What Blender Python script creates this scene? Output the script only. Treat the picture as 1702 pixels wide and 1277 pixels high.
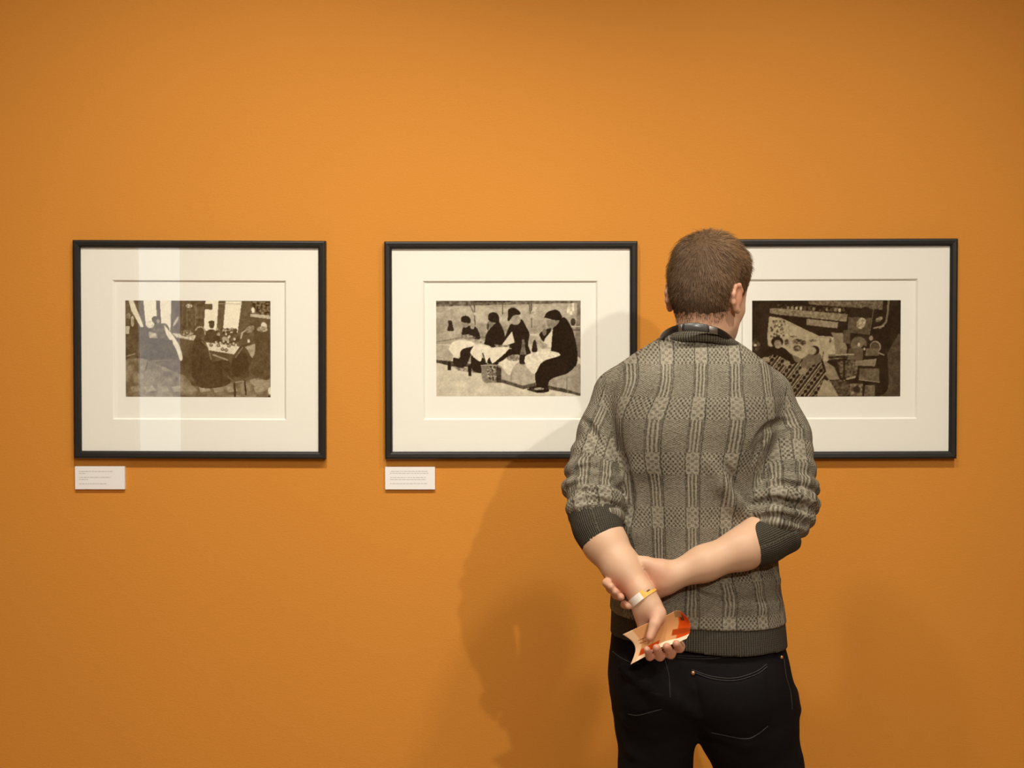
import bpy, math, random
import numpy as np
from mathutils import Vector, Matrix

# ------------------------------------------------------------------ scene
for _o in list(bpy.data.objects):
    bpy.data.objects.remove(_o, do_unlink=True)
SC = bpy.context.scene
COL = SC.collection
random.seed(7)
RNG = np.random.default_rng(7)

# camera: 1702 x 1277 photograph, about 51 mm on full frame, 2 degrees down
IMG_W, IMG_H, F_PX = 1702.0, 1277.0, 2400.0
CAM = np.array([0.0, -3.625, 1.6])
PITCH = math.radians(1.96)
cam_data = bpy.data.cameras.new('camera')
cam_data.sensor_width = 36.0
cam_data.lens = F_PX / IMG_W * 36.0
cam = bpy.data.objects.new('camera', cam_data)
COL.objects.link(cam)
cam.location = CAM
cam.rotation_euler = (math.pi / 2 - PITCH, 0, 0)
SC.camera = cam
_F = np.array([0, math.cos(PITCH), -math.sin(PITCH)])
_U = np.array([0, math.sin(PITCH), math.cos(PITCH)])
_R = np.array([1.0, 0, 0])


def W(px, py, y):
    """photo pixel + distance from the wall -> world point"""
    d = _F * F_PX + _R * (px - IMG_W / 2) + _U * (IMG_H / 2 - py)
    return CAM + d * ((y - CAM[1]) / d[1])


# light
world = bpy.data.worlds.new('world')
SC.world = world
world.use_nodes = True
world.node_tree.nodes['Background'].inputs[0].default_value = (1.0, 0.85, 0.66, 1)
world.node_tree.nodes['Background'].inputs[1].default_value = 0.05
SC.view_settings.view_transform = 'Standard'
SC.view_settings.look = 'None'
SC.view_settings.gamma = 1.0
SC.view_settings.use_curve_mapping = False
SC.view_settings.exposure = -0.12


def spot(name, loc, target, watts, angle, blend, radius, color):
    l = bpy.data.lights.new(name, 'SPOT')
    l.energy = watts
    l.spot_size = math.radians(angle)
    l.spot_blend = blend
    l.shadow_soft_size = radius
    l.color = color
    o = bpy.data.objects.new(name, l)
    COL.objects.link(o)
    o.location = loc
    o.rotation_euler = (Vector(target) - Vector(loc)).to_track_quat('-Z', 'Y').to_euler()
    return o


WARM = (1.0, 0.950, 0.845)
spot('key_spotlight', (0.95, -3.6, 2.50), (-0.20, 0.0, 0.55), 128, 88, 0.9, 0.022, WARM)
spot('track_spotlight', (1.06, -1.75, 3.3), (0.85, 0, 0.50), 118, 86, 1.0, 0.06, WARM)
spot('track_spotlight', (0.18, -1.75, 3.3), (0.05, 0, 0.50), 90, 86, 1.0, 0.06, WARM)
spot('track_spotlight', (-0.52, -1.75, 3.3), (-0.98, 0, 0.46), 172, 92, 1.0, 0.06, WARM)
_a = bpy.data.lights.new('ambient_fill_light', 'AREA')  # soft overhead fill added for ambient light, not a known ceiling fitting
_a.shape = 'RECTANGLE'
_a.size, _a.size_y = 3.6, 1.6
_a.energy = 80
_a.color = (1.0, 0.93, 0.82)
_ao = bpy.data.objects.new('ambient_fill_light', _a)
COL.objects.link(_ao)
_ao.location = (0.2, -4.6, 3.55)

# ------------------------------------------------------------------ mesh helpers


def tag(o, label=None, cat=None, group=None, kind=None):
    if label: o['label'] = label
    if cat: o['category'] = cat
    if group: o['group'] = group
    if kind: o['kind'] = kind
    return o


def link(name, me, mat=None, parent=None, smooth=False):
    o = bpy.data.objects.new(name, me)
    COL.objects.link(o)
    if mat is not None and not me.materials:
        me.materials.append(mat)
    if smooth:
        me.polygons.foreach_set('use_smooth', np.ones(len(me.polygons), dtype=bool))
    if parent is not None:
        o.parent = parent
        o.matrix_parent_inverse = Matrix.Identity(4)
        # parts are modelled in world space: move them into the parent's frame
        mw = Matrix.Identity(4)
        p = parent
        while p is not None:
            mw = p.matrix_basis @ mw
            p = p.parent
        me.transform(mw.inverted())
    me.update()
    return o


def empty(name, loc, rot=(0, 0, 0)):
    o = bpy.data.objects.new(name, None)
    COL.objects.link(o)
    o.location = loc
    o.rotation_euler = rot
    o.empty_display_size = 0.05
    bpy.context.view_layer.update()
    return o


def mesh(name, V, Fc):
    me = bpy.data.meshes.new(name)
    me.from_pydata([tuple(map(float, v)) for v in V], [], [tuple(map(int, f)) for f in Fc])
    me.update()
    return me


def np_mesh(name, V, Q):
    """fast path for large quad meshes"""
    me = bpy.data.meshes.new(name)
    V = np.asarray(V, np.float32)
    Q = np.asarray(Q, np.int32)
    n = Q.shape[1]
    me.vertices.add(len(V))
    me.vertices.foreach_set('co', V.ravel())
    me.loops.add(Q.size)
    me.loops.foreach_set('vertex_index', Q.ravel())
    me.polygons.add(len(Q))
    me.polygons.foreach_set('loop_start', np.arange(0, Q.size, n, dtype=np.int32))
    me.polygons.foreach_set('loop_total', np.full(len(Q), n, dtype=np.int32))
    me.update(calc_edges=True)
    me.validate()
    return me


def box(x0, x1, y0, y1, z0, z1):
    V = [(x, y, z) for x in (x0, x1) for y in (y0, y1) for z in (z0, z1)]
    Fc = [(0, 1, 3, 2), (4, 6, 7, 5), (0, 4, 5, 1), (2, 3, 7, 6), (0, 2, 6, 4), (1, 5, 7, 3)]
    return V, Fc


def join(parts):
    V, Fc = [], []
    for v, f in parts:
        b = len(V)
        V += [tuple(p) for p in v]
        Fc += [tuple(i + b for i in q) for q in f]
    return V, Fc


def bevel(me, w, seg=2):
    import bmesh
    bm = bmesh.new()
    bm.from_mesh(me)
    bmesh.ops.bevel(bm, geom=list(bm.edges), offset=w, segments=seg, profile=0.6, affect='EDGES')
    bm.to_mesh(me)
    bm.free()


def catmull(pts, n):
    P = np.asarray(pts, float)
    P = np.vstack([2 * P[0] - P[1], P, 2 * P[-1] - P[-2]])
    out = []
    for i in range(1, len(P) - 2):
        for t in np.linspace(0, 1, n, endpoint=False):
            a, b, c, d = P[i - 1], P[i], P[i + 1], P[i + 2]
            out.append(0.5 * (2 * b + (c - a) * t + (2 * a - 5 * b + 4 * c - d) * t * t + (3 * b - a - 3 * c + d) * t ** 3))
    out.append(P[-2])
    return np.array(out)


def tube(path, r, sides=8, rr=None, up=None):
    """tube along a path; r may be (rx, ry) or an array; rounded by capping"""
    P = np.asarray(path, float)
    n = len(P)
    T = np.gradient(P, axis=0)
    T /= np.linalg.norm(T, axis=1)[:, None] + 1e-12
    u = np.array(up if up is not None else (0.0, 0.0, 1.0))
    V, Fc = [], []
    for i in range(n):
        s = np.cross(T[i], u)
        if np.linalg.norm(s) < 1e-4:
            s = np.cross(T[i], np.array((0, 1.0, 0.1)))
        s /= np.linalg.norm(s)
        w = np.cross(s, T[i])
        k = 1.0 if rr is None else rr[i]
        rx, ry = (r, r) if np.isscalar(r) else r
        for j in range(sides):
            a = 2 * math.pi * j / sides
            V.append(P[i] + s * math.cos(a) * rx * k + w * math.sin(a) * ry * k)
    for i in range(n - 1):
        for j in range(sides):
            a, b = i * sides + j, i * sides + (j + 1) % sides
            Fc.append((a, b, b + sides, a + sides))
    Fc.append(tuple(range(sides - 1, -1, -1)))
    Fc.append(tuple(range((n - 1) * sides, n * sides)))
    return V, Fc


# ------------------------------------------------------------------ material helpers
def srgb(r, g, b):
    def f(c):
        c /= 255.0
        return c / 12.92 if c <= 0.04045 else ((c + 0.055) / 1.055) ** 2.4
    return (f(r), f(g), f(b), 1.0)


def new_mat(name, col=(0.8, 0.8, 0.8, 1), rough=0.5, metal=0.0, spec=0.5):
    m = bpy.data.materials.new(name)
    m.use_nodes = True
    b = m.node_tree.nodes['Principled BSDF']
    b.inputs['Base Color'].default_value = col
    b.inputs['Roughness'].default_value = rough
    b.inputs['Metallic'].default_value = metal
    b.inputs['Specular IOR Level'].default_value = spec
    return m


class NT:
    """tiny expression layer over shader nodes"""
    def __init__(self, m):
        self.m, self.t = m, m.node_tree
        self.bsdf = m.node_tree.nodes.get('Principled BSDF')

    def node(self, kind, **kw):
        n = self.t.nodes.new(kind)
        for k, v in kw.items():
            setattr(n, k, v)
        return n

    def put(self, sock, v):
        if isinstance(v, EX): v = v.s
        if isinstance(v, bpy.types.NodeSocket):
            self.t.links.new(v, sock)
        else:
            sock.default_value = v

    def math(self, op, a, b=None, c=None):
        n = self.node('ShaderNodeMath', operation=op)
        self.put(n.inputs[0], a)
        if b is not None: self.put(n.inputs[1], b)
        if c is not None: self.put(n.inputs[2], c)
        return EX(self, n.outputs[0])

    def uv(self):
        n = self.node('ShaderNodeUVMap', uv_map='uv')
        s = self.node('ShaderNodeSeparateXYZ')
        self.t.links.new(n.outputs[0], s.inputs[0])
        return EX(self, s.outputs[0]), EX(self, s.outputs[1]), n.outputs[0]

    def obj(self):
        return self.node('ShaderNodeTexCoord').outputs['Object']

    def noise(self, vec, scale, detail=2.0, rough=0.5, stretch=None):
        n = self.node('ShaderNodeTexNoise')
        n.inputs['Scale'].default_value = scale
        n.inputs['Detail'].default_value = detail
        n.inputs['Roughness'].default_value = rough
        if stretch:
            mp = self.node('ShaderNodeMapping')
            mp.inputs['Scale'].default_value = stretch
            self.put(mp.inputs['Vector'], vec)
            vec = mp.outputs[0]
        self.put(n.inputs['Vector'], vec)
        return EX(self, n.outputs[0])

    def mixc(self, f, a, b):
        n = self.node('ShaderNodeMix', data_type='RGBA')
        self.put(n.inputs[0], f)
        self.put(n.inputs[6], a)
        self.put(n.inputs[7], b)
        return n.outputs[2]

    def bump(self, h, strength, dist):
        n = self.node('ShaderNodeBump')
        n.inputs['Strength'].default_value = strength
        n.inputs['Distance'].default_value = dist
        self.put(n.inputs['Height'], h)
        self.t.links.new(n.outputs[0], self.bsdf.inputs['Normal'])

    def color(self, c):
        self.put(self.bsdf.inputs['Base Color'], c)


class EX:
    def __init__(self, nt, s): self.nt, self.s = nt, s
    def __add__(self, o): return self.nt.math('ADD', self, o)
    __radd__ = __add__
    def __sub__(self, o): return self.nt.math('SUBTRACT', self, o)
    def __rsub__(self, o): return self.nt.math('SUBTRACT', o, self)
    def __mul__(self, o): return self.nt.math('MULTIPLY', self, o)
    __rmul__ = __mul__
    def __truediv__(self, o): return self.nt.math('DIVIDE', self, o)
    def fract(self): return self.nt.math('FRACT', self)
    def cos(self): return self.nt.math('COSINE', self)
    def abs(self): return self.nt.math('ABSOLUTE', self)
    def lt(self, v): return self.nt.math('LESS_THAN', self, v)
    def gt(self, v): return self.nt.math('GREATER_THAN', self, v)
    def max(self, v): return self.nt.math('MAXIMUM', self, v)
    def min(self, v): return self.nt.math('MINIMUM', self, v)
    def clamp(self): return self.max(0.0).min(1.0)


def mix(f, a, b): return b * f + a * (1.0 - f)


# ------------------------------------------------------------------ materials
M = {}

m = M['wall'] = new_mat('orange_wall_paint', (0.62, 0.265, 0.045, 1), 0.75, spec=0.25)
t = NT(m)
ob = t.obj()
n1 = t.noise(ob, 2.2, 3)
n2 = t.noise(ob, 260, 2, 0.6, (0.55, 1, 1.3))
t.color(t.mixc(n1 * 0.5 + n2 * 0.5, (0.590, 0.232, 0.028, 1), (0.640, 0.260, 0.036, 1)))
t.bump(n2, 0.35, 0.0016)

m = M['floor'] = new_mat('floor_boards', (0.16, 0.10, 0.06, 1), 0.35)
t = NT(m); ob = t.obj()
t.color(t.mixc(t.noise(ob, 6, 4, 0.6, (1, 12, 1)), (0.36, 0.25, 0.15, 1), (0.48, 0.35, 0.22, 1)))
m = M['ceiling'] = new_mat('ceiling_paint', (0.55, 0.52, 0.47, 1), 0.9)
t = NT(m); t.bump(t.noise(t.obj(), 120, 2), 0.2, 0.001)

m = M['frame'] = new_mat('black_satin_wood', (0.016, 0.014, 0.011, 1), 0.45, spec=0.28)
t = NT(m); ob = t.obj()
g = t.noise(ob, 60, 4, 0.6, (1, 1, 1))
t.color(t.mixc(g, (0.011, 0.010, 0.008, 1), (0.022, 0.019, 0.015, 1)))
t.bump(g, 0.1, 0.0005)

m = M['mat'] = new_mat('cream_mat_board', (0.86, 0.82, 0.72, 1), 0.95, spec=0.1)
t = NT(m); ob = t.obj(); g = t.noise(ob, 500, 2)
t.color(t.mixc(g, (0.835, 0.81, 0.715, 1), (0.875, 0.85, 0.76, 1)))
m = M['paper'] = new_mat('cream_print_paper', (0.87, 0.83, 0.73, 1), 0.9, spec=0.1)
t = NT(m); g = t.noise(t.obj(), 420, 2)
t.color(t.mixc(g, (0.845, 0.82, 0.725, 1), (0.885, 0.86, 0.77, 1)))
m = M['card'] = new_mat('white_card', (0.82, 0.80, 0.76, 1), 0.9, spec=0.1)
t = NT(m); g = t.noise(t.obj(), 300, 2)
t.color(t.mixc(g, (0.80, 0.78, 0.74, 1), (0.84, 0.82, 0.78, 1)))
m = M['ink'] = new_mat('grey_ink', (0.52, 0.51, 0.48, 1), 0.9)
t = NT(m); g = t.noise(t.obj(), 900, 2)
t.color(t.mixc(g, (0.42, 0.41, 0.39, 1), (0.62, 0.61, 0.57, 1)))

m = M['photo'] = new_mat('photographic_print', rough=0.7, spec=0.05)
t = NT(m)
a = t.node('ShaderNodeAttribute', attribute_name='tone')
t.color(a.outputs['Color'])

# picture glass: clear, with the mirror reflection of a real pane
m = M['glass'] = bpy.data.materials.new('picture_glass')
m.use_nodes = True
tr = m.node_tree
tr.nodes.clear()
out = tr.nodes.new('ShaderNodeOutputMaterial')
mx = tr.nodes.new('ShaderNodeMixShader')
fr = tr.nodes.new('ShaderNodeFresnel'); fr.inputs['IOR'].default_value = 1.55
tb = tr.nodes.new('ShaderNodeBsdfTransparent'); tb.inputs[0].default_value = (0.98, 0.985, 0.98, 1)
gl = tr.nodes.new('ShaderNodeBsdfGlossy'); gl.inputs['Roughness'].default_value = 0.0
gl.inputs[0].default_value = (1, 1, 1, 1)
ge = tr.nodes.new('ShaderNodeNewGeometry')
io = tr.nodes.new('ShaderNodeMapRange')            # same pane seen from either side
io.inputs['To Min'].default_value = 1.42; io.inputs['To Max'].default_value = 1 / 1.42
tr.links.new(ge.outputs['Backfacing'], io.inputs['Value'])
tr.links.new(io.outputs[0], fr.inputs['IOR'])
tr.links.new(fr.outputs[0], mx.inputs[0])
tr.links.new(tb.outputs[0], mx.inputs[1])
tr.links.new(gl.outputs[0], mx.inputs[2])
tr.links.new(mx.outputs[0], out.inputs[0])


def knit(name, lo, hi, ribbed=False):
    m = new_mat(name, rough=0.95, spec=0.1)
    t = NT(m)
    u, v, uvv = t.uv()
    tau = 2 * math.pi
    jit = t.noise(uvv, 60, 3) - 0.5
    heather = (t.noise(uvv, 560, 2, 0.8) - 0.5) * 1.5 + (t.noise(uvv, 230, 2, 0.6) - 0.5) * 1.2 + 0.5
    big = t.noise(uvv, 14, 2)
    if ribbed:
        s = (u * (tau / 0.0046)).cos() * 0.5 + 0.5
        st = (v * (tau / 0.004)).cos() * 0.12
        val = s * 0.55 + st + (heather - 0.5) * 0.40 + 0.15
        h = s + (heather - 0.5) * 0.4
    else:
        uj = u + jit * 0.0036
        vj = v + (t.noise(uvv, 45, 3) - 0.5) * 0.0050
        U = (uj / 0.067).fract()
        rib = U.lt(0.40)
        V = (vj / 0.107).fract()
        band = V.lt(0.40)
        stripe = ((uj * (tau / 0.0067)).cos() * 0.5 + 0.5)
        tri = (((uj / 0.0402) - 0.0).fract() - 0.5).abs()
        tw = ((vj * (tau / 0.0034)) + tri * (tau * 6.0)).cos() * 0.5 + 0.5
        dots = ((uj * (tau / 0.0078)).cos() * (vj * (tau / 0.0098)).cos())
        dots2 = ((uj * (tau / 0.0134)).cos() * (vj * (tau / 0.0120)).cos())
        d_field = ((dots - 0.10) * 3.0).clamp() * -0.33 + 0.50 + (dots * -0.8).clamp() * 0.16
        d_rib = ((dots2 - 0.05) * 3.0).clamp() * -0.26 + 0.64
        edge = ((U - 0.40).abs().lt(0.022)).max(U.lt(0.03))
        cell_rib = mix(band, stripe * 0.52 + 0.17, d_rib)
        cell_field = mix(band, tw * 0.44 + 0.20, d_field)
        pat = mix(rib, cell_field, cell_rib)
        pat = mix(edge, pat, pat * 0.35)
        val = pat + (heather - 0.5) * 0.72 + (big - 0.5) * 0.35 - 0.03
        h = pat + (heather - 0.5) * 0.35
    t.color(t.mixc(val.clamp(), lo, hi))
    t.bump(h, 0.7, 0.0022)
    return m


M['knit'] = knit('grey_patterned_knit', (0.045, 0.037, 0.024, 1), (0.40, 0.355, 0.265, 1))
M['rib'] = knit('dark_ribbed_knit', (0.020, 0.017, 0.012, 1), (0.108, 0.094, 0.066, 1), True)
M['collar'] = knit('grey_ribbed_knit', (0.04, 0.034, 0.023, 1), (0.20, 0.175, 0.125, 1), True)

m = M['denim'] = new_mat('black_denim', (0.010, 0.009, 0.010, 1), 0.9, spec=0.08)
t = NT(m); ob = t.obj()
w = t.noise(ob, 9, 3); f = t.noise(ob, 600, 2, 0.6, (1, 1, 0.4))
t.color(t.mixc(w * 0.6 + f * 0.4, (0.0042, 0.0035, 0.0036, 1), (0.0115, 0.0100, 0.0100, 1)))
t.bump(f * 0.5 + w * 2.0, 0.4, 0.003)
m = M['thread'] = new_mat('denim_stitching', (0.040, 0.035, 0.030, 1), 0.8)
t = NT(m); t.color(t.mixc(t.noise(t.obj(), 500), (0.014, 0.013, 0.012, 1), (0.045, 0.039, 0.033, 1)))
m = M['copper'] = new_mat('copper_rivet', (0.55, 0.26, 0.12, 1), 0.4, 0.8)
t = NT(m); t.color(t.mixc(t.noise(t.obj(), 400), (0.45, 0.2, 0.09, 1), (0.65, 0.33, 0.16, 1)))

m = M['skin'] = new_mat('skin', rough=0.5, spec=0.35)
t = NT(m); ob = t.obj()
a = t.node('ShaderNodeAttribute', attribute_name='flush')
fl = EX(t, a.outputs['Fac'])
w = t.noise(ob, 24, 4, 0.6); f = t.noise(ob, 420, 2)
pale = t.mixc(w, (0.545, 0.325, 0.198, 1), (0.61, 0.385, 0.245, 1))
red = t.mixc(w, (0.50, 0.205, 0.120, 1), (0.56, 0.26, 0.165, 1))
t.color(t.mixc(fl, pale, red))
t.bsdf.inputs['Subsurface Weight'].default_value = 0.12
t.bsdf.inputs['Subsurface Radius'].default_value = (0.010, 0.004, 0.002)
t.bsdf.inputs['Subsurface Scale'].default_value = 0.6
t.bump(f, 0.12, 0.0006)

m = M['hair'] = new_mat('brown_hair', rough=0.42, spec=0.4)
t = NT(m)
a = t.node('ShaderNodeAttribute', attribute_name='strand')
t.color(t.mixc(EX(t, a.outputs['Fac']), (0.050, 0.026, 0.011, 1), (0.30, 0.175, 0.085, 1)))
m = M['scalp'] = new_mat('brown_hair_base', rough=0.7, spec=0.2)
t = NT(m); g = t.noise(t.obj(), 260, 3, 0.6)
t.color(t.mixc(g, (0.045, 0.024, 0.011, 1), (0.13, 0.074, 0.036, 1)))

m = M['black_plastic'] = new_mat('black_plastic', (0.012, 0.011, 0.010, 1), 0.35)
t = NT(m); t.bump(t.noise(t.obj(), 700), 0.05, 0.0003)
m = M['grey_pad'] = new_mat('glossy_grey_pad', (0.06, 0.058, 0.052, 1), 0.28, spec=0.6)
t = NT(m); t.bump(t.noise(t.obj(), 300), 0.08, 0.0004)
m = M['steel'] = new_mat('brushed_metal', (0.30, 0.28, 0.24, 1), 0.35, 0.9)
t = NT(m); t.bump(t.noise(t.obj(), 300), 0.05, 0.0003)
m = M['white_band'] = new_mat('white_paper_band', (0.85, 0.80, 0.70, 1), 0.6)
t = NT(m); t.color(t.mixc(t.noise(t.obj(), 300), (0.78, 0.73, 0.63, 1), (0.9, 0.85, 0.75, 1)))
m = M['orange_band'] = new_mat('orange_paper_band', (0.95, 0.42, 0.05, 1), 0.5)
t = NT(m); t.color(t.mixc(t.noise(t.obj(), 160, 3), (0.92, 0.30, 0.03, 1), (0.98, 0.52, 0.08, 1)))
m = M['ink_dark'] = new_mat('dark_ink', (0.05, 0.03, 0.02, 1), 0.6)
t = NT(m); t.color(t.mixc(t.noise(t.obj(), 400), (0.04, 0.02, 0.01, 1), (0.08, 0.05, 0.03, 1)))
m = M['eye'] = new_mat('eye', (0.75, 0.72, 0.68, 1), 0.15)
t = NT(m); t.color(t.mixc(t.noise(t.obj(), 200), (0.72, 0.68, 0.64, 1), (0.8, 0.77, 0.73, 1)))
m = M['leather'] = new_mat('shoe_leather', (0.03, 0.02, 0.015, 1), 0.4)
t = NT(m); t.bump(t.noise(t.obj(), 200, 3), 0.2, 0.001)
m = M['white_paint'] = new_mat('white_paint', (0.75, 0.74, 0.70, 1), 0.5)
t = NT(m); t.bump(t.noise(t.obj(), 100, 3), 0.05, 0.001)
m = M['daylight'] = bpy.data.materials.new('daylit_pane')
m.use_nodes = True
b = m.node_tree.nodes['Principled BSDF']
b.inputs['Base Color'].default_value = (0.8, 0.85, 0.9, 1)
b.inputs['Emission Color'].default_value = (0.78, 0.90, 1.0, 1)
b.inputs['Emission Strength'].default_value = 3.6

# ------------------------------------------------------------------ the room
RX0, RX1, RY1, RH = -4.2, 4.4, -7.4, 3.6


def struct(name, parts, mat, label):
    V, Fc = join(parts)
    o = link(name, mesh(name, V, Fc), mat)
    tag(o, label, name.split('_')[0], kind='structure')
    return o


struct('wall_front', [box(RX0 - .15, RX1 + .15, 0.0, 0.15, 0, RH)], M['wall'], 'plain orange painted gallery wall the pictures hang on')
struct('wall_left', [box(RX0 - .15, RX0, RY1, 0, 0, RH)], M['wall'], 'orange painted side wall of the gallery, left of the pictures')
struct('wall_right', [box(RX1, RX1 + .15, RY1, 0, 0, RH)], M['wall'], 'orange painted side wall of the gallery, right of the pictures')
WX0, WX1, WZ0, WZ1 = -2.88, -2.50, 0.35, 3.1
struct('wall_back', [box(RX0 - .15, WX0, RY1 - .15, RY1, 0, RH), box(WX1, RX1 + .15, RY1 - .15, RY1, 0, RH),
                     box(WX0, WX1, RY1 - .15, RY1, 0, WZ0), box(WX0, WX1, RY1 - .15, RY1, WZ1, RH)],
       M['wall'], 'orange painted gallery wall opposite the pictures, with a tall narrow window')
struct('floor', [box(RX0 - .15, RX1 + .15, RY1 - .15, 0.15, -0.12, 0)], M['floor'], 'pale wooden gallery floor')
struct('ceiling', [box(RX0 - .15, RX1 + .15, RY1 - .15, 0.15, RH, RH + .12)], M['ceiling'], 'plain pale gallery ceiling')
win = empty('window_1', ((WX0 + WX1) / 2, RY1 - .06, WZ0))
tag(win, 'tall narrow daylit window with white frame opposite the pictures', 'window', kind='structure')
fw = .03
V, Fc = join([box(WX0, WX0 + fw, RY1 - .1, RY1 - .02, WZ0, WZ1), box(WX1 - fw, WX1, RY1 - .1, RY1 - .02, WZ0, WZ1),
              box(WX0 + fw, WX1 - fw, RY1 - .1, RY1 - .02, WZ0, WZ0 + fw), box(WX0 + fw, WX1 - fw, RY1 - .1, RY1 - .02, WZ1 - fw, WZ1)])
link('window_frame', mesh('window_frame', V, Fc), M['white_paint'], win)
V, Fc = box(WX0 + fw, WX1 - fw, RY1 - .07, RY1 - .062, WZ0 + fw, WZ1 - fw)
link('pane', mesh('pane', V, Fc), M['daylight'], win)

# ------------------------------------------------------------------ painted prints (flat pictures on paper)


class Canvas:
    """small tone painter; coordinates are those of an enlarged crop of the print"""
    def __init__(self, x0, y0, x1, y1, nx, ny, base, seed):
        self.xs = np.linspace(x0, x1, nx)
        self.ys = np.linspace(y0, y1, ny)
        self.X, self.Y = np.meshgrid(self.xs, self.ys)
        self.A = np.full(self.X.shape, base, float)
        self.rng = np.random.default_rng(seed)

    def smooth_noise(self, cell):
        ny, nx = self.A.shape
        gx, gy = max(2, int(nx / cell) + 2), max(2, int(ny / cell) + 2)
        g = self.rng.random((gy, gx))
        yy = np.linspace(0, gy - 1.001, ny); xx = np.linspace(0, gx - 1.001, nx)
        yi, xi = yy.astype(int), xx.astype(int)
        fy, fx = (yy - yi)[:, None], (xx - xi)[None]
        fy, fx = fy * fy * (3 - 2 * fy), fx * fx * (3 - 2 * fx)
        a = g[yi][:, xi]; b = g[yi][:, xi + 1]; c = g[yi + 1][:, xi]; d = g[yi + 1][:, xi + 1]
        return (a * (1 - fx) + b * fx) * (1 - fy) + (c * (1 - fx) + d * fx) * fy

    def inside(self, pts):
        X, Y = self.X, self.Y
        r = np.zeros(X.shape, bool)
        n = len(pts)
        for i in range(n):
            x1, y1 = pts[i]; x2, y2 = pts[(i + 1) % n]
            if y1 == y2: continue
            c = ((y1 > Y) != (y2 > Y)) & (X < (x2 - x1) * (Y - y1) / (y2 - y1) + x1)
            r ^= c
        return r

    def poly(self, pts, v, tex=0.0, cell=4):
        if len(pts) > 4:
            pts = [tuple(p) for p in catmull(list(pts) + [pts[0]], 5)]
        self.fill(self.inside(pts), v, tex, cell)

    def quad(self, pts, v, tex=0.0, cell=4):
        self.fill(self.inside(pts), v, tex, cell)

    def ell(self, cx, cy, rx, ry, v, rot=0, tex=0.0, cell=4):
        c, s = math.cos(math.radians(rot)), math.sin(math.radians(rot))
        dx, dy = self.X - cx, self.Y - cy
        self.fill(((dx * c + dy * s) / rx) ** 2 + ((-dx * s + dy * c) / ry) ** 2 < 1, v, tex, cell)

    def line(self, pts, w, v):
        for (x1, y1), (x2, y2) in zip(pts[:-1], pts[1:]):
            L2 = (x2 - x1) ** 2 + (y2 - y1) ** 2 + 1e-9
            tt = np.clip(((self.X - x1) * (x2 - x1) + (self.Y - y1) * (y2 - y1)) / L2, 0, 1)
            d = np.hypot(self.X - x1 - tt * (x2 - x1), self.Y - y1 - tt * (y2 - y1))
            self.A[d < w / 2] = v

    def fill(self, mk, v, tex, cell):
        if tex:
            n = self.smooth_noise(cell) - 0.5
            self.A[mk] = (v + n * 2 * tex)[mk]
        else:
            self.A[mk] = v

    def rgb(self, dark, light):
        A = self.A
        P = np.pad(A, 1, mode='edge')
        A = (P[1:-1, 1:-1] * 4 + P[:-2, 1:-1] + P[2:, 1:-1] + P[1:-1, :-2] + P[1:-1, 2:]) / 8
        mid = 4 * A * (1 - A)
        A = A + mid * ((self.smooth_noise(9) - .5) * .08 + (self.smooth_noise(3.2) - .5) * .10)
        A = np.clip(A + (self.smooth_noise(2.2) - .5) * 0.07, 0, 1)[..., None]
        c = np.array(dark) * (1 - A) + np.array(light) * A
        c = c / 255.0
        return np.where(c <= .04045, c / 12.92, ((c + .055) / 1.055) ** 2.4)


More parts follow.
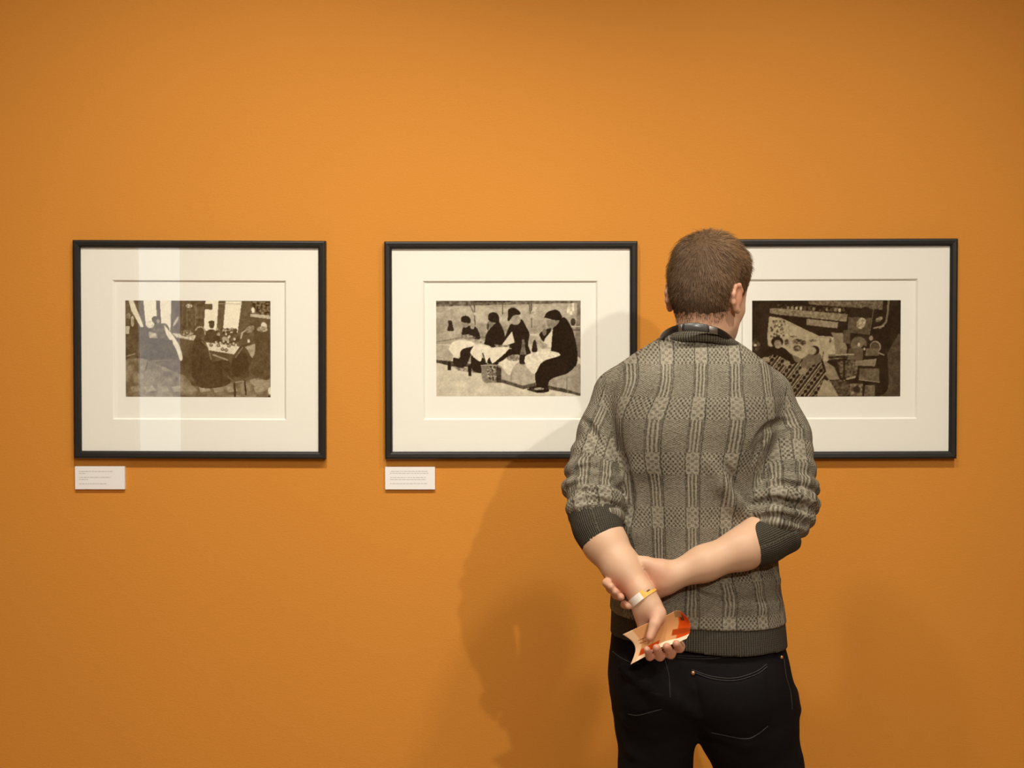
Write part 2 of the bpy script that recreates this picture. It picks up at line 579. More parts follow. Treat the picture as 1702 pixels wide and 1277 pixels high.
def paint_cafe():
    c = Canvas(48, 65, 1635, 1108, 300, 198, .24, 1)
    c.fill(c.Y > 0, .24, .06, 14)
    # tiled floor
    c.quad([(48, 700), (230, 690), (700, 880), (790, 1000), (1170, 950), (1635, 880), (1635, 1110), (48, 1110)], .40, .12, 12)
    for i, x in enumerate(range(100, 1700, 150)):
        c.quad([(x, 1000), (x + 90, 985), (x + 130, 1040), (x + 20, 1060)], .56 if i % 2 else .5, .06, 5)
    c.quad([(1400, 930), (1560, 915), (1620, 960), (1470, 1000)], .55, .05, 6)
    # bright windows
    c.quad([(245, 65), (382, 65), (392, 250), (330, 330), (270, 330)], .96)
    c.quad([(425, 65), (552, 65), (540, 400), (440, 330)], .93, .04, 10)
    c.quad([(925, 65), (1068, 65), (1045, 400), (900, 385)], .96)
    c.quad([(1140, 70), (1322, 70), (1275, 412), (1110, 412)], .96)
    c.quad([(1068, 65), (1145, 65), (1112, 420), (1045, 410)], .26)
    c.quad([(920, 98), (1000, 98), (998, 162), (918, 158)], .27)
    c.line([(1068, 95), (1320, 100)], 7, .75)
    c.quad([(85, 65), (135, 65), (250, 350), (215, 355), (110, 170)], .9)
    c.ell(80, 235, 26, 34, .5, 0, .2, 3); c.ell(125, 290, 18, 60, .6, 0, .2, 3)
    c.quad([(50, 345), (92, 345), (88, 430), (50, 430)], .72)
    # dark panelling with a lamp
    c.quad([(668, 65), (925, 65), (905, 380), (668, 380)], .24, .1, 5)
    c.ell(745, 122, 36, 22, .62, 0, .3, 2); c.line([(722, 95), (722, 330)], 8, .45); c.line([(822, 95), (815, 330)], 7, .42)
    # shelves at right
    c.quad([(1415, 75), (1635, 75), (1635, 255), (1415, 230)], .22, .3, 3)
    c.quad([(1415, 205), (1635, 225), (1635, 260), (1415, 235)], .72, .15, 2)
    c.ell(1445, 165, 18, 32, .92)
    c.quad([(1330, 70), (1425, 70), (1410, 330), (1290, 400)], .26)
    # person leaning at the left
    c.ell(318, 325, 45, 40, .85, 0, .1, 4)
    c.poly([(390, 320), (500, 320), (540, 450), (470, 470), (345, 470), (330, 380)], .30, .08, 5)
    c.ell(376, 270, 40, 36, .24); c.ell(405, 288, 16, 22, .62)
    c.quad([(300, 400), (380, 420), (400, 470), (310, 470)], .66, .15, 4)
    c.poly([(470, 330), (560, 430), (640, 560), (672, 685), (645, 712), (590, 570), (500, 440)], .9, .05, 4)
    c.quad([(560, 415), (820, 440), (795, 497), (600, 462)], .76, .14, 3)
    c.ell(720, 420, 75, 35, .4, 0, .35, 2)
    c.ell(600, 290, 14, 60, .7, 30); c.quad([(300, 495), (560, 490), (600, 700), (310, 715)], .2, .04, 6)
    c.line([(330, 718), (560, 705)], 12, .36); c.line([(285, 740), (255, 880)], 9, .12)
    c.ell(290, 850, 34, 50, .46, 20)
    c.line([(60, 670), (150, 642)], 12, .55)
    # person with hat beyond the table
    c.poly([(905, 495), (935, 400), (985, 375), (1035, 395), (1055, 500)], .17)
    c.ell(992, 322, 30, 44, .2); c.quad([(962, 285), (1022, 285), (1022, 305), (955, 305)], .14)
    # flowers and glasses
    for k in range(60):
        x, y = c.rng.uniform(1030, 1285), c.rng.uniform(370, 575)
        c.ell(x, y, c.rng.uniform(10, 26), c.rng.uniform(10, 24), c.rng.choice([.12, .16, .2, .3, .62]), 0)
    for k in range(12):
        c.ell(c.rng.uniform(1040, 1270), c.rng.uniform(390, 560), 12, 14, .75)
    c.quad([(925, 515), (1300, 560), (1235, 645), (960, 600)], .86, .06, 3)
    for x, y in ((985, 545), (1065, 550), (1110, 590), (1180, 555), (1150, 600)):
        c.ell(x, y, 20, 18, .3); c.ell(x, y - 3, 9, 8, .7)
    # diner with back turned, centre
    c.poly([(770, 880), (775, 620), (810, 480), (890, 490), (960, 600), (985, 720), (1180, 720), (1190, 960), (880, 1010)], .15, .03, 8)
    c.ell(858, 410, 52, 58, .2); c.line([(815, 385), (840, 352), (880, 348), (915, 375), (920, 430)], 13, .62)
    c.line([(885, 505), (950, 570), (985, 700)], 8, .5); c.line([(1010, 650), (1160, 705)], 16, .55)
    # diner at right with chair
    c.poly([(1170, 885), (1240, 720), (1300, 560), (1400, 530), (1475, 545), (1450, 680), (1400, 780), (1380, 900)], .17, .03, 6)
    c.poly([(1350, 565), (1460, 530), (1478, 560), (1440, 680), (1405, 640), (1380, 590)], .6, .08, 4)
    c.ell(1362, 445, 54, 62, .23); c.line([(1312, 470), (1325, 410), (1370, 385), (1420, 400)], 16, .68)
    c.ell(1410, 370, 55, 34, .45, -30, .15, 3); c.ell(1395, 500, 14, 20, .85)
    c.ell(1300, 760, 95, 130, .13, 15); c.line([(1330, 570), (1250, 680)], 8, .5)
    c.line([(1170, 890), (1250, 960), (1370, 930)], 22, .3); c.line([(1240, 965), (1246, 1106)], 22, .1)
    c.line([(1350, 930), (1366, 1078)], 18, .1); c.line([(1250, 950), (1345, 938)], 10, .6)
    c.poly([(1450, 380), (1530, 350), (1635, 400), (1635, 890), (1450, 870), (1420, 800), (1470, 640)], .2, .04, 10)
    c.ell(1565, 335, 32, 40, .86, -20); c.ell(1545, 370, 60, 30, .55, 0, .25, 3)
    c.ell(1628, 1040, 20, 40, .85); c.ell(1622, 1100, 14, 12, .05)
    return c.rgb((58, 38, 12), (246, 238, 212))


def paint_lunch():
    c = Canvas(68, 68, 1632, 1103, 300, 198, .62, 2)
    c.fill(c.Y < 560, .67, .09, 16)
    c.fill(c.Y >= 540, .82, .06, 12)
    c.quad([(68, 68), (1632, 68), (1632, 92), (68, 130)], .38, .15, 5)
    for x in range(500, 860, 50):
        c.ell(x, 74, 26, 10, .08)
    c.ell(600, 220, 500, 90, .71, 0, .07, 10)
    c.ell(1340, 170, 100, 50, .74)
    for p in ([(480, 90), (488, 330)], [(785, 80), (788, 215)], [(1098, 80), (1100, 360)], [(430, 110), (470, 190)], [(1075, 90), (1085, 210)]):
        c.line(p, 11, .34)
    c.quad([(1490, 95), (1560, 95), (1560, 225), (1480, 225)], .84, .2, 4)
    c.ell(1125, 190, 26, 70, .76, 20, .15, 3); c.ell(490, 210, 18, 16, .8)
    c.quad([(1600, 68), (1632, 68), (1632, 700), (1560, 640)], .47, .06, 6)
    c.ell(1550, 300, 28, 40, .18); c.line([(1530, 350), (1625, 350)], 12, .78); c.line([(1540, 385), (1625, 385)], 12, .3)
    c.line([(68, 515), (330, 470), (1200, 440)], 14, .5)
    c.quad([(1075, 425), (1190, 430), (1190, 455), (1075, 450)], .8)
    # dog by the wall
    c.poly([(195, 280), (235, 285), (248, 340), (255, 392), (190, 392), (200, 330)], .15, .06, 3)
    # kerb bench
    c.poly([(68, 540), (210, 560), (250, 640), (230, 715), (140, 732), (68, 715)], .68, .04, 6)
    c.quad([(68, 708), (350, 735), (440, 750), (440, 785), (240, 780), (68, 738)], .24, .08, 4)
    c.quad([(365, 640), (450, 630), (450, 740), (370, 740)], .58, .05, 4)
    c.quad([(250, 780), (560, 800), (560, 860), (300, 825)], .55, .2, 3)
    # first person
    c.poly([(330, 600), (470, 555), (450, 640), (375, 785), (270, 775), (250, 690), (320, 690)], .1)
    c.poly([(340, 435), (365, 350), (450, 340), (505, 360), (545, 465), (500, 490), (400, 445)], .1)
    c.ell(385, 325, 36, 34, .55); c.ell(460, 345, 24, 32, .62)
    c.poly([(335, 295), (340, 250), (385, 230), (430, 250), (440, 305), (390, 308)], .09)
    c.quad([(335, 440), (420, 430), (500, 465), (440, 500), (340, 470)], .55, .2, 3)
    c.poly([(198, 592), (250, 515), (350, 490), (480, 525), (470, 560), (350, 595), (300, 685), (250, 655)], .92, .05, 6)
    # second person
    c.poly([(450, 650), (560, 680), (620, 750), (560, 850), (460, 820), (440, 720)], .09)
    c.poly([(590, 520), (620, 410), (720, 305), (765, 320), (812, 450), (790, 545), (665, 575), (590, 545)], .08)
    c.ell(655, 318, 32, 40, .5); c.ell(628, 350, 14, 40, .25)
    c.poly([(630, 265), (640, 210), (695, 193), (742, 225), (748, 300), (690, 305), (640, 285)], .09, .03, 4)
    c.quad([(480, 480), (590, 490), (590, 530), (490, 520)], .62, .2, 3)
    c.poly([(470, 560), (560, 540), (662, 570), (650, 650), (610, 742), (570, 640), (545, 728), (440, 640)], .92, .05, 6)
    c.line([(572, 640), (600, 735)], 12, .15)
    # third person
    c.poly([(860, 590), (980, 590), (1000, 655), (870, 660), (720, 765), (640, 765), (640, 690)], .08)
    c.poly([(865, 330), (985, 268), (1040, 350), (1078, 430), (1062, 540), (1090, 640), (1010, 660), (870, 580), (800, 560), (822, 440)], .08)
    c.ell(928, 280, 54, 50, .62, -15, .08, 4)
    c.poly([(845, 235), (850, 165), (905, 143), (955, 170), (982, 215), (900, 232), (862, 285), (838, 280)], .08)
    c.quad([(888, 400), (917, 522), (800, 560), (780, 545)], .88)
    c.quad([(700, 545), (860, 550), (860, 585), (720, 580)], .5, .22, 3)
    c.poly([(655, 600), (720, 575), (860, 582), (700, 735), (665, 735), (645, 660)], .92, .04, 5)
    # kerb blocks, cloth, basket
    c.quad([(760, 760), (900, 735), (1010, 745), (1010, 990), (770, 918)], .66, .04, 8)
    c.quad([(900, 760), (1030, 735), (1135, 860), (1135, 960), (1005, 990), (880, 945)], .70, .04, 8)
    c.line([(880, 800), (880, 945)], 8, .45)
    c.quad([(770, 918), (1005, 990), (1140, 958), (1150, 1000), (1010, 1030), (770, 955)], .28, .1, 3)
    c.poly([(738, 740), (835, 700), (965, 708), (900, 790), (855, 875)], .88, .05, 5)
    c.ell(905, 690, 72, 34, .55, 0, .2, 2.5)
    c.poly([(552, 765), (640, 755), (730, 765), (765, 800), (765, 945), (680, 955), (575, 945)], .5, .06, 5)
    c.ell(690, 850, 78, 85, .42, 0, .45, 2.4); c.line([(552, 770), (720, 770)], 14, .66); c.quad([(720, 780), (770, 800), (770, 960), (720, 955)], .2, .1, 3)
    # bottles
    c.poly([(998, 490), (1020, 490), (1032, 590), (1042, 650), (1036, 750), (970, 750), (972, 650), (988, 590)], .40, .08, 3)
    c.quad([(972, 655), (1042, 655), (1036, 752), (970, 752)], .1)
    c.poly([(1124, 498), (1142, 498), (1160, 570), (1156, 622), (1106, 622), (1108, 560)], .1)
    c.quad([(192, 725), (228, 725), (228, 822), (192, 820)], .1); c.quad([(412, 770), (450, 770), (446, 888), (414, 886)], .08)
    # fourth person and the kerb behind
    c.poly([(1280, 930), (1480, 860), (1560, 785), (1632, 775), (1632, 1080), (1450, 1030), (1290, 1000)], .62, .05, 8)
    c.line([(1482, 900), (1482, 1030)], 8, .42)
    c.quad([(1280, 990), (1460, 1025), (1632, 1080), (1632, 1103), (1560, 1085), (1280, 1030)], .26, .1, 3)
    c.poly([(1180, 440), (1215, 400), (1310, 365), (1290, 440), (1232, 512)], .08)
    c.poly([(1380, 300), (1440, 250), (1480, 270), (1522, 340), (1562, 440), (1598, 650), (1560, 790), (1350, 710), (1308, 640), (1312, 420)], .06)
    c.poly([(1262, 275), (1390, 280), (1385, 320), (1310, 372), (1270, 340)], .5, .06, 4)
    c.poly([(1235, 252), (1270, 195), (1360, 166), (1415, 205), (1428, 275), (1350, 278), (1285, 262)], .07)
    c.ell(1240, 355, 30, 34, .58, 0, .1, 3); c.ell(1240, 410, 22, 40, .45)
    c.quad([(1330, 378), (1310, 610), (1215, 570), (1245, 480)], .88)
    c.quad([(1170, 500), (1270, 540), (1300, 590), (1200, 590)], .66, .12, 4)
    c.poly([(1150, 1000), (1140, 860), (1220, 735), (1410, 665), (1565, 760), (1490, 855), (1300, 930), (1270, 1060)], .07)
    c.poly([(1020, 720), (1060, 650), (1290, 612), (1412, 660), (1220, 730), (1132, 862), (1050, 790)], .9, .08, 3)
    c.poly([(1045, 1035), (1110, 1000), (1240, 1000), (1290, 1050), (1180, 1070)], .12, .15, 3)
    c.ell(1180, 1025, 55, 14, .6, 0, .3, 2)
    return c.rgb((20, 11, 3), (243, 232, 205))


def paint_workshop():
    c = Canvas(68, 60, 1617, 1065, 300, 198, .10, 3)
    c.fill(c.Y > 0, .10, .04, 14)
    c.quad([(330, 100), (1050, 140), (1050, 200), (330, 150)], .16, .25, 3)
    for x in range(350, 1050, 45):
        c.ell(x, 130 + (x - 350) * .05, 14, 18, c.rng.choice([.1, .3, .55, .8]))
    c.quad([(250, 142), (330, 140), (1065, 205), (1050, 282), (330, 205), (255, 190)], .55, .14, 3)
    c.quad([(648, 62), (1435, 70), (1425, 160), (660, 100)], .42, .14, 3)
    c.quad([(636, 250), (968, 288), (955, 352), (634, 316)], .60, .08, 3)
    # papers
    c.quad([(245, 225), (375, 242), (760, 428), (930, 440), (1010, 395), (1060, 560), (1050, 640), (900, 650),
            (830, 720), (640, 690), (430, 600), (235, 530), (225, 430)], .74, .06, 8)
    c.quad([(890, 395), (1010, 400), (1060, 555), (1050, 640), (940, 630), (920, 450)], .55, .06, 8)
    for k in range(46):
        x = c.rng.uniform(255, 440); y = c.rng.uniform(255, 430)
        c.quad([(x, y), (x + 22, y + 3), (x + 20, y + 24), (x, y + 20)], c.rng.choice([.3, .42, .55, .85]))
    for (x, y, w, h) in ((545, 490, 60, 28), (700, 480, 38, 12), (540, 560, 46, 34), (885, 480, 12, 24), (600, 500, 30, 30), (430, 500, 24, 40), (500, 435, 40, 8)):
        c.ell(x, y, w, h, .4, 0, .3, 2.4)
    c.line([(450, 320), (460, 560)], 6, .6); c.line([(600, 440), (880, 450)], 6, .58); c.line([(770, 440), (800, 640)], 5, .56)
    # floor papers, lower centre
    c.quad([(830, 690), (930, 760), (985, 890), (860, 890), (790, 1065), (970, 1065), (900, 920), (800, 800)], .58, .06, 6)
    c.quad([(820, 880), (900, 930), (975, 1065), (740, 1065)], .66, .05, 6)
    # striped blanket
    blanket = [(150, 760), (230, 650), (320, 605), (480, 715), (600, 700), (660, 650), (800, 690), (832, 820), (745, 1065), (500, 1065), (440, 870), (300, 800)]
    mk = c.inside(blanket)
    d = (c.X * .80 + c.Y * .60)
    e = (-c.X * .60 + c.Y * .80)
    ph = np.mod(d, 96) / 96
    tone = np.where(ph < .16, .62, np.where(ph < .24, .1, np.where(ph < .80, .52, .1)))
    zig = np.abs(np.mod(e, 54) / 54 - .5) * 2
    tone = np.where((ph > .34) & (ph < .72) & (np.abs((ph - .53) * 4.2) < zig), .07, tone)
    c.A[mk] = (tone + (c.smooth_noise(3) - .5) * .14)[mk]
    # two sleepers
    c.ell(110, 520, 46, 70, .2, 0, .2, 4); c.ell(100, 525, 16, 14, .85)
    c.poly([(190, 610), (270, 540), (400, 555), (470, 620), (530, 690), (480, 725), (390, 660), (300, 625)], .07)
    c.ell(330, 492, 62, 56, .09); c.ell(337, 515, 38, 46, .62, -15, .06, 4); c.ell(210, 670, 40, 22, .66); c.ell(430, 715, 36, 30, .62)
    c.quad([(480, 620), (590, 670), (560, 720), (510, 690)], .46)
    c.poly([(600, 660), (680, 610), (770, 610), (805, 690), (690, 740), (620, 800), (585, 770)], .42, .05, 5)
    c.ell(718, 580, 54, 48, .1); c.ell(692, 584, 46, 42, .68, 0, .06, 4); c.ell(600, 800, 46, 34, .62, -20)
    c.line([(800, 690), (830, 800)], 22, .1)
    c.quad([(790, 580), (830, 590), (810, 690), (790, 650)], .75); c.line([(815, 590), (800, 680)], 7, .2)
    # machinery
    c.quad([(1070, 235), (1310, 240), (1285, 420), (1065, 395)], .34, .08, 5)
    c.ell(1205, 300, 45, 62, .7, 20, .25, 3); c.ell(1250, 190, 60, 60, .12)
    c.quad([(1020, 370), (1090, 370), (1090, 520), (1020, 500)], .34)
    c.ell(1180, 520, 92, 86, .20); c.ell(1180, 520, 84, 78, .43, 0, .06, 8); c.ell(1182, 522, 12, 22, .85)
    c.ell(1355, 545, 58, 62, .62); c.ell(1352, 548, 48, 52, .28)
    c.ell(1310, 455, 22, 24, .66); c.ell(1238, 570, 34, 36, .1); c.ell(1240, 568, 10, 14, .8)
    c.quad([(1080, 560), (1230, 560), (1220, 690), (1060, 680)], .36, .06, 5)
    c.quad([(1260, 560), (1390, 560), (1390, 640), (1250, 640)], .4, .06, 5)
    c.quad([(860, 625), (1150, 610), (1150, 650), (870, 685)], .4, .14, 3); c.line([(870, 655), (1060, 650)], 16, .12)
    c.line([(940, 628), (1130, 622)], 10, .8); c.line([(1390, 610), (1445, 632)], 12, .7)
    c.quad([(960, 700), (1180, 680), (1160, 850), (1000, 870)], .34, .22, 3)
    c.line([(1030, 650), (1030, 870)], 18, .1); c.line([(1060, 880), (1140, 860)], 22, .66); c.ell(1028, 905, 14, 14, .8)
    c.quad([(1150, 690), (1370, 670), (1350, 750), (1140, 740)], .55, .06, 4)
    c.quad([(1190, 770), (1395, 770), (1400, 915), (1185, 885)], .40, .08, 4); c.line([(1190, 890), (1395, 915)], 10, .6)
    c.poly([(880, 900), (980, 885), (1080, 930), (1090, 1040), (980, 1060), (930, 980)], .28, .14, 3)
    c.quad([(1090, 930), (1225, 930), (1220, 1065), (1090, 1065)], .45, .25, 3); c.ell(1160, 990, 40, 34, .16)
    c.quad([(1250, 945), (1350, 945), (1350, 1065), (1240, 1065)], .4, .12, 4)
    c.line([(1490, 66), (1480, 215)], 20, .5); c.line([(1475, 220), (1465, 290), (1400, 350)], 22, .5); c.line([(1350, 66), (1290, 420)], 8, .45)
    c.ell(1390, 260, 44, 22, .5, -30, .2, 3); c.line([(1340, 350), (1440, 330)], 16, .6)
    c.poly([(1480, 620), (1560, 470), (1617, 450), (1617, 1065), (1400, 1065), (1490, 980)], .27, .05, 10)
    return c.rgb((26, 15, 5), (214, 198, 160))


def print_mesh(rgb, x0, x1, z0, z1, y):
    ny, nx, _ = rgb.shape
    xs = np.linspace(x0, x1, nx); zs = np.linspace(z1, z0, ny)
    X, Z = np.meshgrid(xs, zs)
    V = np.stack([X, np.full_like(X, y), Z], -1).reshape(-1, 3)
    i = np.arange(ny * nx).reshape(ny, nx)
    Q = np.stack([i[1:, :-1], i[1:, 1:], i[:-1, 1:], i[:-1, :-1]], -1).reshape(-1, 4)
    # a thin sheet: give it a rim down to the mount
    me = np_mesh('photograph_print', V, Q)
    at = me.color_attributes.new('tone', 'FLOAT_COLOR', 'POINT')
    c = np.concatenate([rgb.reshape(-1, 3), np.ones((ny * nx, 1))], 1).astype(np.float32)
    at.data.foreach_set('color', c.ravel())
    return me


# ------------------------------------------------------------------ framed pictures
FD = 0.024            # frame depth
FY = -FD              # front face


def picture(label, outer, opening, image, painter, roll):
    """outer, opening, image: pixel boxes (x0,y0,x1,y1) on the front plane / mat plane / paper plane"""
    cx, cz = (W((outer[0] + outer[2]) / 2, (outer[1] + outer[3]) / 2, FY))[[0, 2]]
    root = empty('framed_photograph', (cx, 0, cz))
    tag(root, label, 'picture')

    def rect(b, y):
        p, q = W(b[0], b[1], y), W(b[2], b[3], y)
        return p[0], q[0], q[2], p[2]      # x0,x1,z0,z1
    ox0, ox1, oz0, oz1 = rect(outer, FY)
    mw = 0.0185
    # four mitred rails with a softly rounded profile
    prof = [(0.0, -0.0008), (0.0, FY + .004), (0.002, FY + .001), (0.005, FY), (0.013, FY + .0008), (0.0165, FY + .003), (mw, FY + .007), (mw, -0.0008)]
    corners = [(ox0, oz0, 1, 1), (ox1, oz0, -1, 1), (ox1, oz1, -1, -1), (ox0, oz1, 1, -1)]
    for k in range(4):
        a, b = corners[k], corners[(k + 1) % 4]
        V, Fc = [], []
        for cc in (a, b):
            for (d, y) in prof:
                V.append((cc[0] + cc[2] * d, y, cc[1] + cc[3] * d))
        n = len(prof)
        for j in range(n):
            Fc.append((j, (j + 1) % n, n + (j + 1) % n, n + j))
        Fc.append(tuple(range(n - 1, -1, -1))); Fc.append(tuple(range(n, 2 * n)))
        link('frame_rail', mesh('frame_rail', V, Fc), M['frame'], root)
    # backing board
    V, Fc = box(ox0 + .012, ox1 - .012, -.005, -.0015, oz0 + .012, oz1 - .012)
    link('backing_board', mesh('backing_board', V, Fc), M['card'], root)
    # paper mount carrying the print
    V, Fc = box(ox0 + .014, ox1 - .014, -.0075, -.0052, oz0 + .014, oz1 - .014)
    link('mount_paper', mesh('mount_paper', V, Fc), M['paper'], root)
    # window mat with bevelled opening
    yb, yf = -.0080, -.0130
    ix0, ix1, iz0, iz1 = rect(opening, yf)
    x0, x1, z0, z1 = ox0 + .0145, ox1 - .0145, oz0 + .0145, oz1 - .0145
    bw = .0040
    ringv = []
    for (xa, xb, za, zb, y) in ((x0, x1, z0, z1, yb), (x0, x1, z0, z1, yf), (ix0, ix1, iz0, iz1, yf), (ix0 + bw, ix1 - bw, iz0 + bw, iz1 - bw, yb)):
        ringv += [(xa, y, za), (xb, y, za), (xb, y, zb), (xa, y, zb)]
    Fc = []
    for r in range(3):
        for j in range(4):
            Fc.append((r * 4 + j, r * 4 + (j + 1) % 4, (r + 1) * 4 + (j + 1) % 4, (r + 1) * 4 + j))
    link('mat_board', mesh('mat_board', ringv, Fc), M['mat'], root)
    px0, px1, pz0, pz1 = rect(image, -.0079)
    link('photograph_print', print_mesh(painter(), px0, px1, pz0, pz1, -.0079), M['photo'], root)
    V = [(x0, -.0165, z0), (x1, -.0165, z0), (x1, -.0165, z1), (x0, -.0165, z1)]
    link('glass', mesh('glass', V, [(0, 1, 2, 3)]), M['glass'], root)
    root.rotation_euler = (0, math.radians(roll), 0)
    return root


picture('black framed black-and-white photograph of people at a cafe table by bright windows',
        (119, 399.5, 541.5, 763), (186, 466, 476, 698), (208, 500, 450, 660), paint_cafe, 0.22)
picture('black framed black-and-white photograph of four seated people in dark hats eating outdoors',
        (638.5, 401, 1059, 763.5), (703, 467, 993, 698), (725, 500, 965, 658.5), paint_lunch, -0.08)
picture('black framed black-and-white photograph of two sleepers under a striped blanket beside machinery',
        (1166, 397, 1590, 763.5), (1233, 464, 1524, 697), (1250.5, 499.5, 1496, 659.5), paint_workshop, -0.2)


def wall_card(label, b, lines, seed):
    rng = random.Random(seed)
    yb, yf = -.0004, -.0090
    p, q = W(b[0], b[1], yf), W(b[2], b[3], yf)
    root = empty('wall_label', ((p[0] + q[0]) / 2, 0, (p[2] + q[2]) / 2))
    tag(root, label, 'label')
    V, Fc = box(p[0], q[0], yf, yb, q[2], p[2])
    link('card', mesh('card', V, Fc), M['card'], root)
    h = p[2] - q[2]
    parts = []
    for fy, x0, x1 in lines:          # greyed, too small to be read: one bar per word
        z = p[2] - fy * h
        x = p[0] + x0 * (q[0] - p[0])
        xe = p[0] + x1 * (q[0] - p[0])
        while x < xe - .002:
            w = min(rng.uniform(.003, .010), xe - x)
            parts.append(box(x, x + w, yf - .00015, yf + .0002, z - .0009, z + .0009))
            x += w + .0014
    V, Fc = join(parts)
    link('printed_text', mesh('printed_text', V, Fc), M['ink'], root)


wall_card('small white text card below the cafe photograph', (124.5, 775.5, 207.5, 813.5),
          [(.22, .08, .78), (.31, .08, .22), (.48, .08, .72), (.57, .08, .26), (.76, .08, .66)], 1)
wall_card('small white text card below the photograph of four people in hats', (640, 776.5, 723, 813.8),
          [(.19, .12, .86), (.28, .10, .88), (.47, .10, .84), (.56, .10, .82), (.74, .10, .85)], 2)

# ------------------------------------------------------------------ signed distance modelling


class Prim:
    def __init__(self, f, c, R): self.f, self.c, self.R = f, np.asarray(c, float), R


def cone(a, b, r1, r2):
    a = np.asarray(a, np.float32); b = np.asarray(b, np.float32)
    ba = b - a; L2 = float(ba @ ba) + 1e-12

    def f(P):
        pa = P - a
        h = np.clip((pa @ ba) / L2, 0, 1)
        return np.sqrt(((pa - h[:, None] * ba) ** 2).sum(1)) - (r1 + (r2 - r1) * h)
    return Prim(f, (a + b) / 2, math.sqrt(L2) / 2 + max(r1, r2))


def ellip(c, r, Rm=None):
    c = np.asarray(c, np.float32); r = np.asarray(r, np.float32)
    Rm = None if Rm is None else np.asarray(Rm, np.float32)

    def f(P):
        q = P - c
        if Rm is not None: q = q @ Rm
        k0 = np.sqrt(((q / r) ** 2).sum(1)); k1 = np.sqrt(((q / (r * r)) ** 2).sum(1)) + 1e-9
        return k0 * (k0 - 1) / k1
    return Prim(f, c, float(max(r)))


def chain(pts, rs):
    return [cone(pts[i], pts[i + 1], rs[i], rs[i + 1]) for i in range(len(pts) - 1)]


def smin(a, b, k):
    h = np.clip(.5 + .5 * (b - a) / k, 0, 1)
    return b + (a - b) * h - k * h * (1 - h)


class Group:
    """smooth union of primitives, optionally carved / cut"""
    def __init__(self, prims, k=.01, sub=(), ksub=.004, cuts=()):
        self.p, self.k, self.sub, self.ksub, self.cuts = prims, k, sub, ksub, cuts

    def __call__(self, P, c=None, R=0.0):
        d = None
        for p in self.p:
            pk = self.k
            if isinstance(p, tuple): p, pk = p
            if isinstance(p, Group):
                v = p(P, c, R)
            else:
                if c is not None and np.linalg.norm(p.c - c) - p.R - R > 0.09: continue
                v = p.f(P)
            d = v if d is None else smin(d, v, pk)
        if d is None: d = np.full(len(P), .09, np.float32)
        for p in self.sub:
            if c is not None and np.linalg.norm(p.c - c) - p.R - R > 0.09: continue
            d = -smin(-d, p.f(P), self.ksub)
        for cf in self.cuts:
            d = np.maximum(d, cf(P))
        return d


def union(*gs):
    def f(P, c=None, R=0.0):
        d = gs[0](P, c, R)
        for g in gs[1:]:
            d = np.minimum(d, g(P, c, R))
        return d
    return f


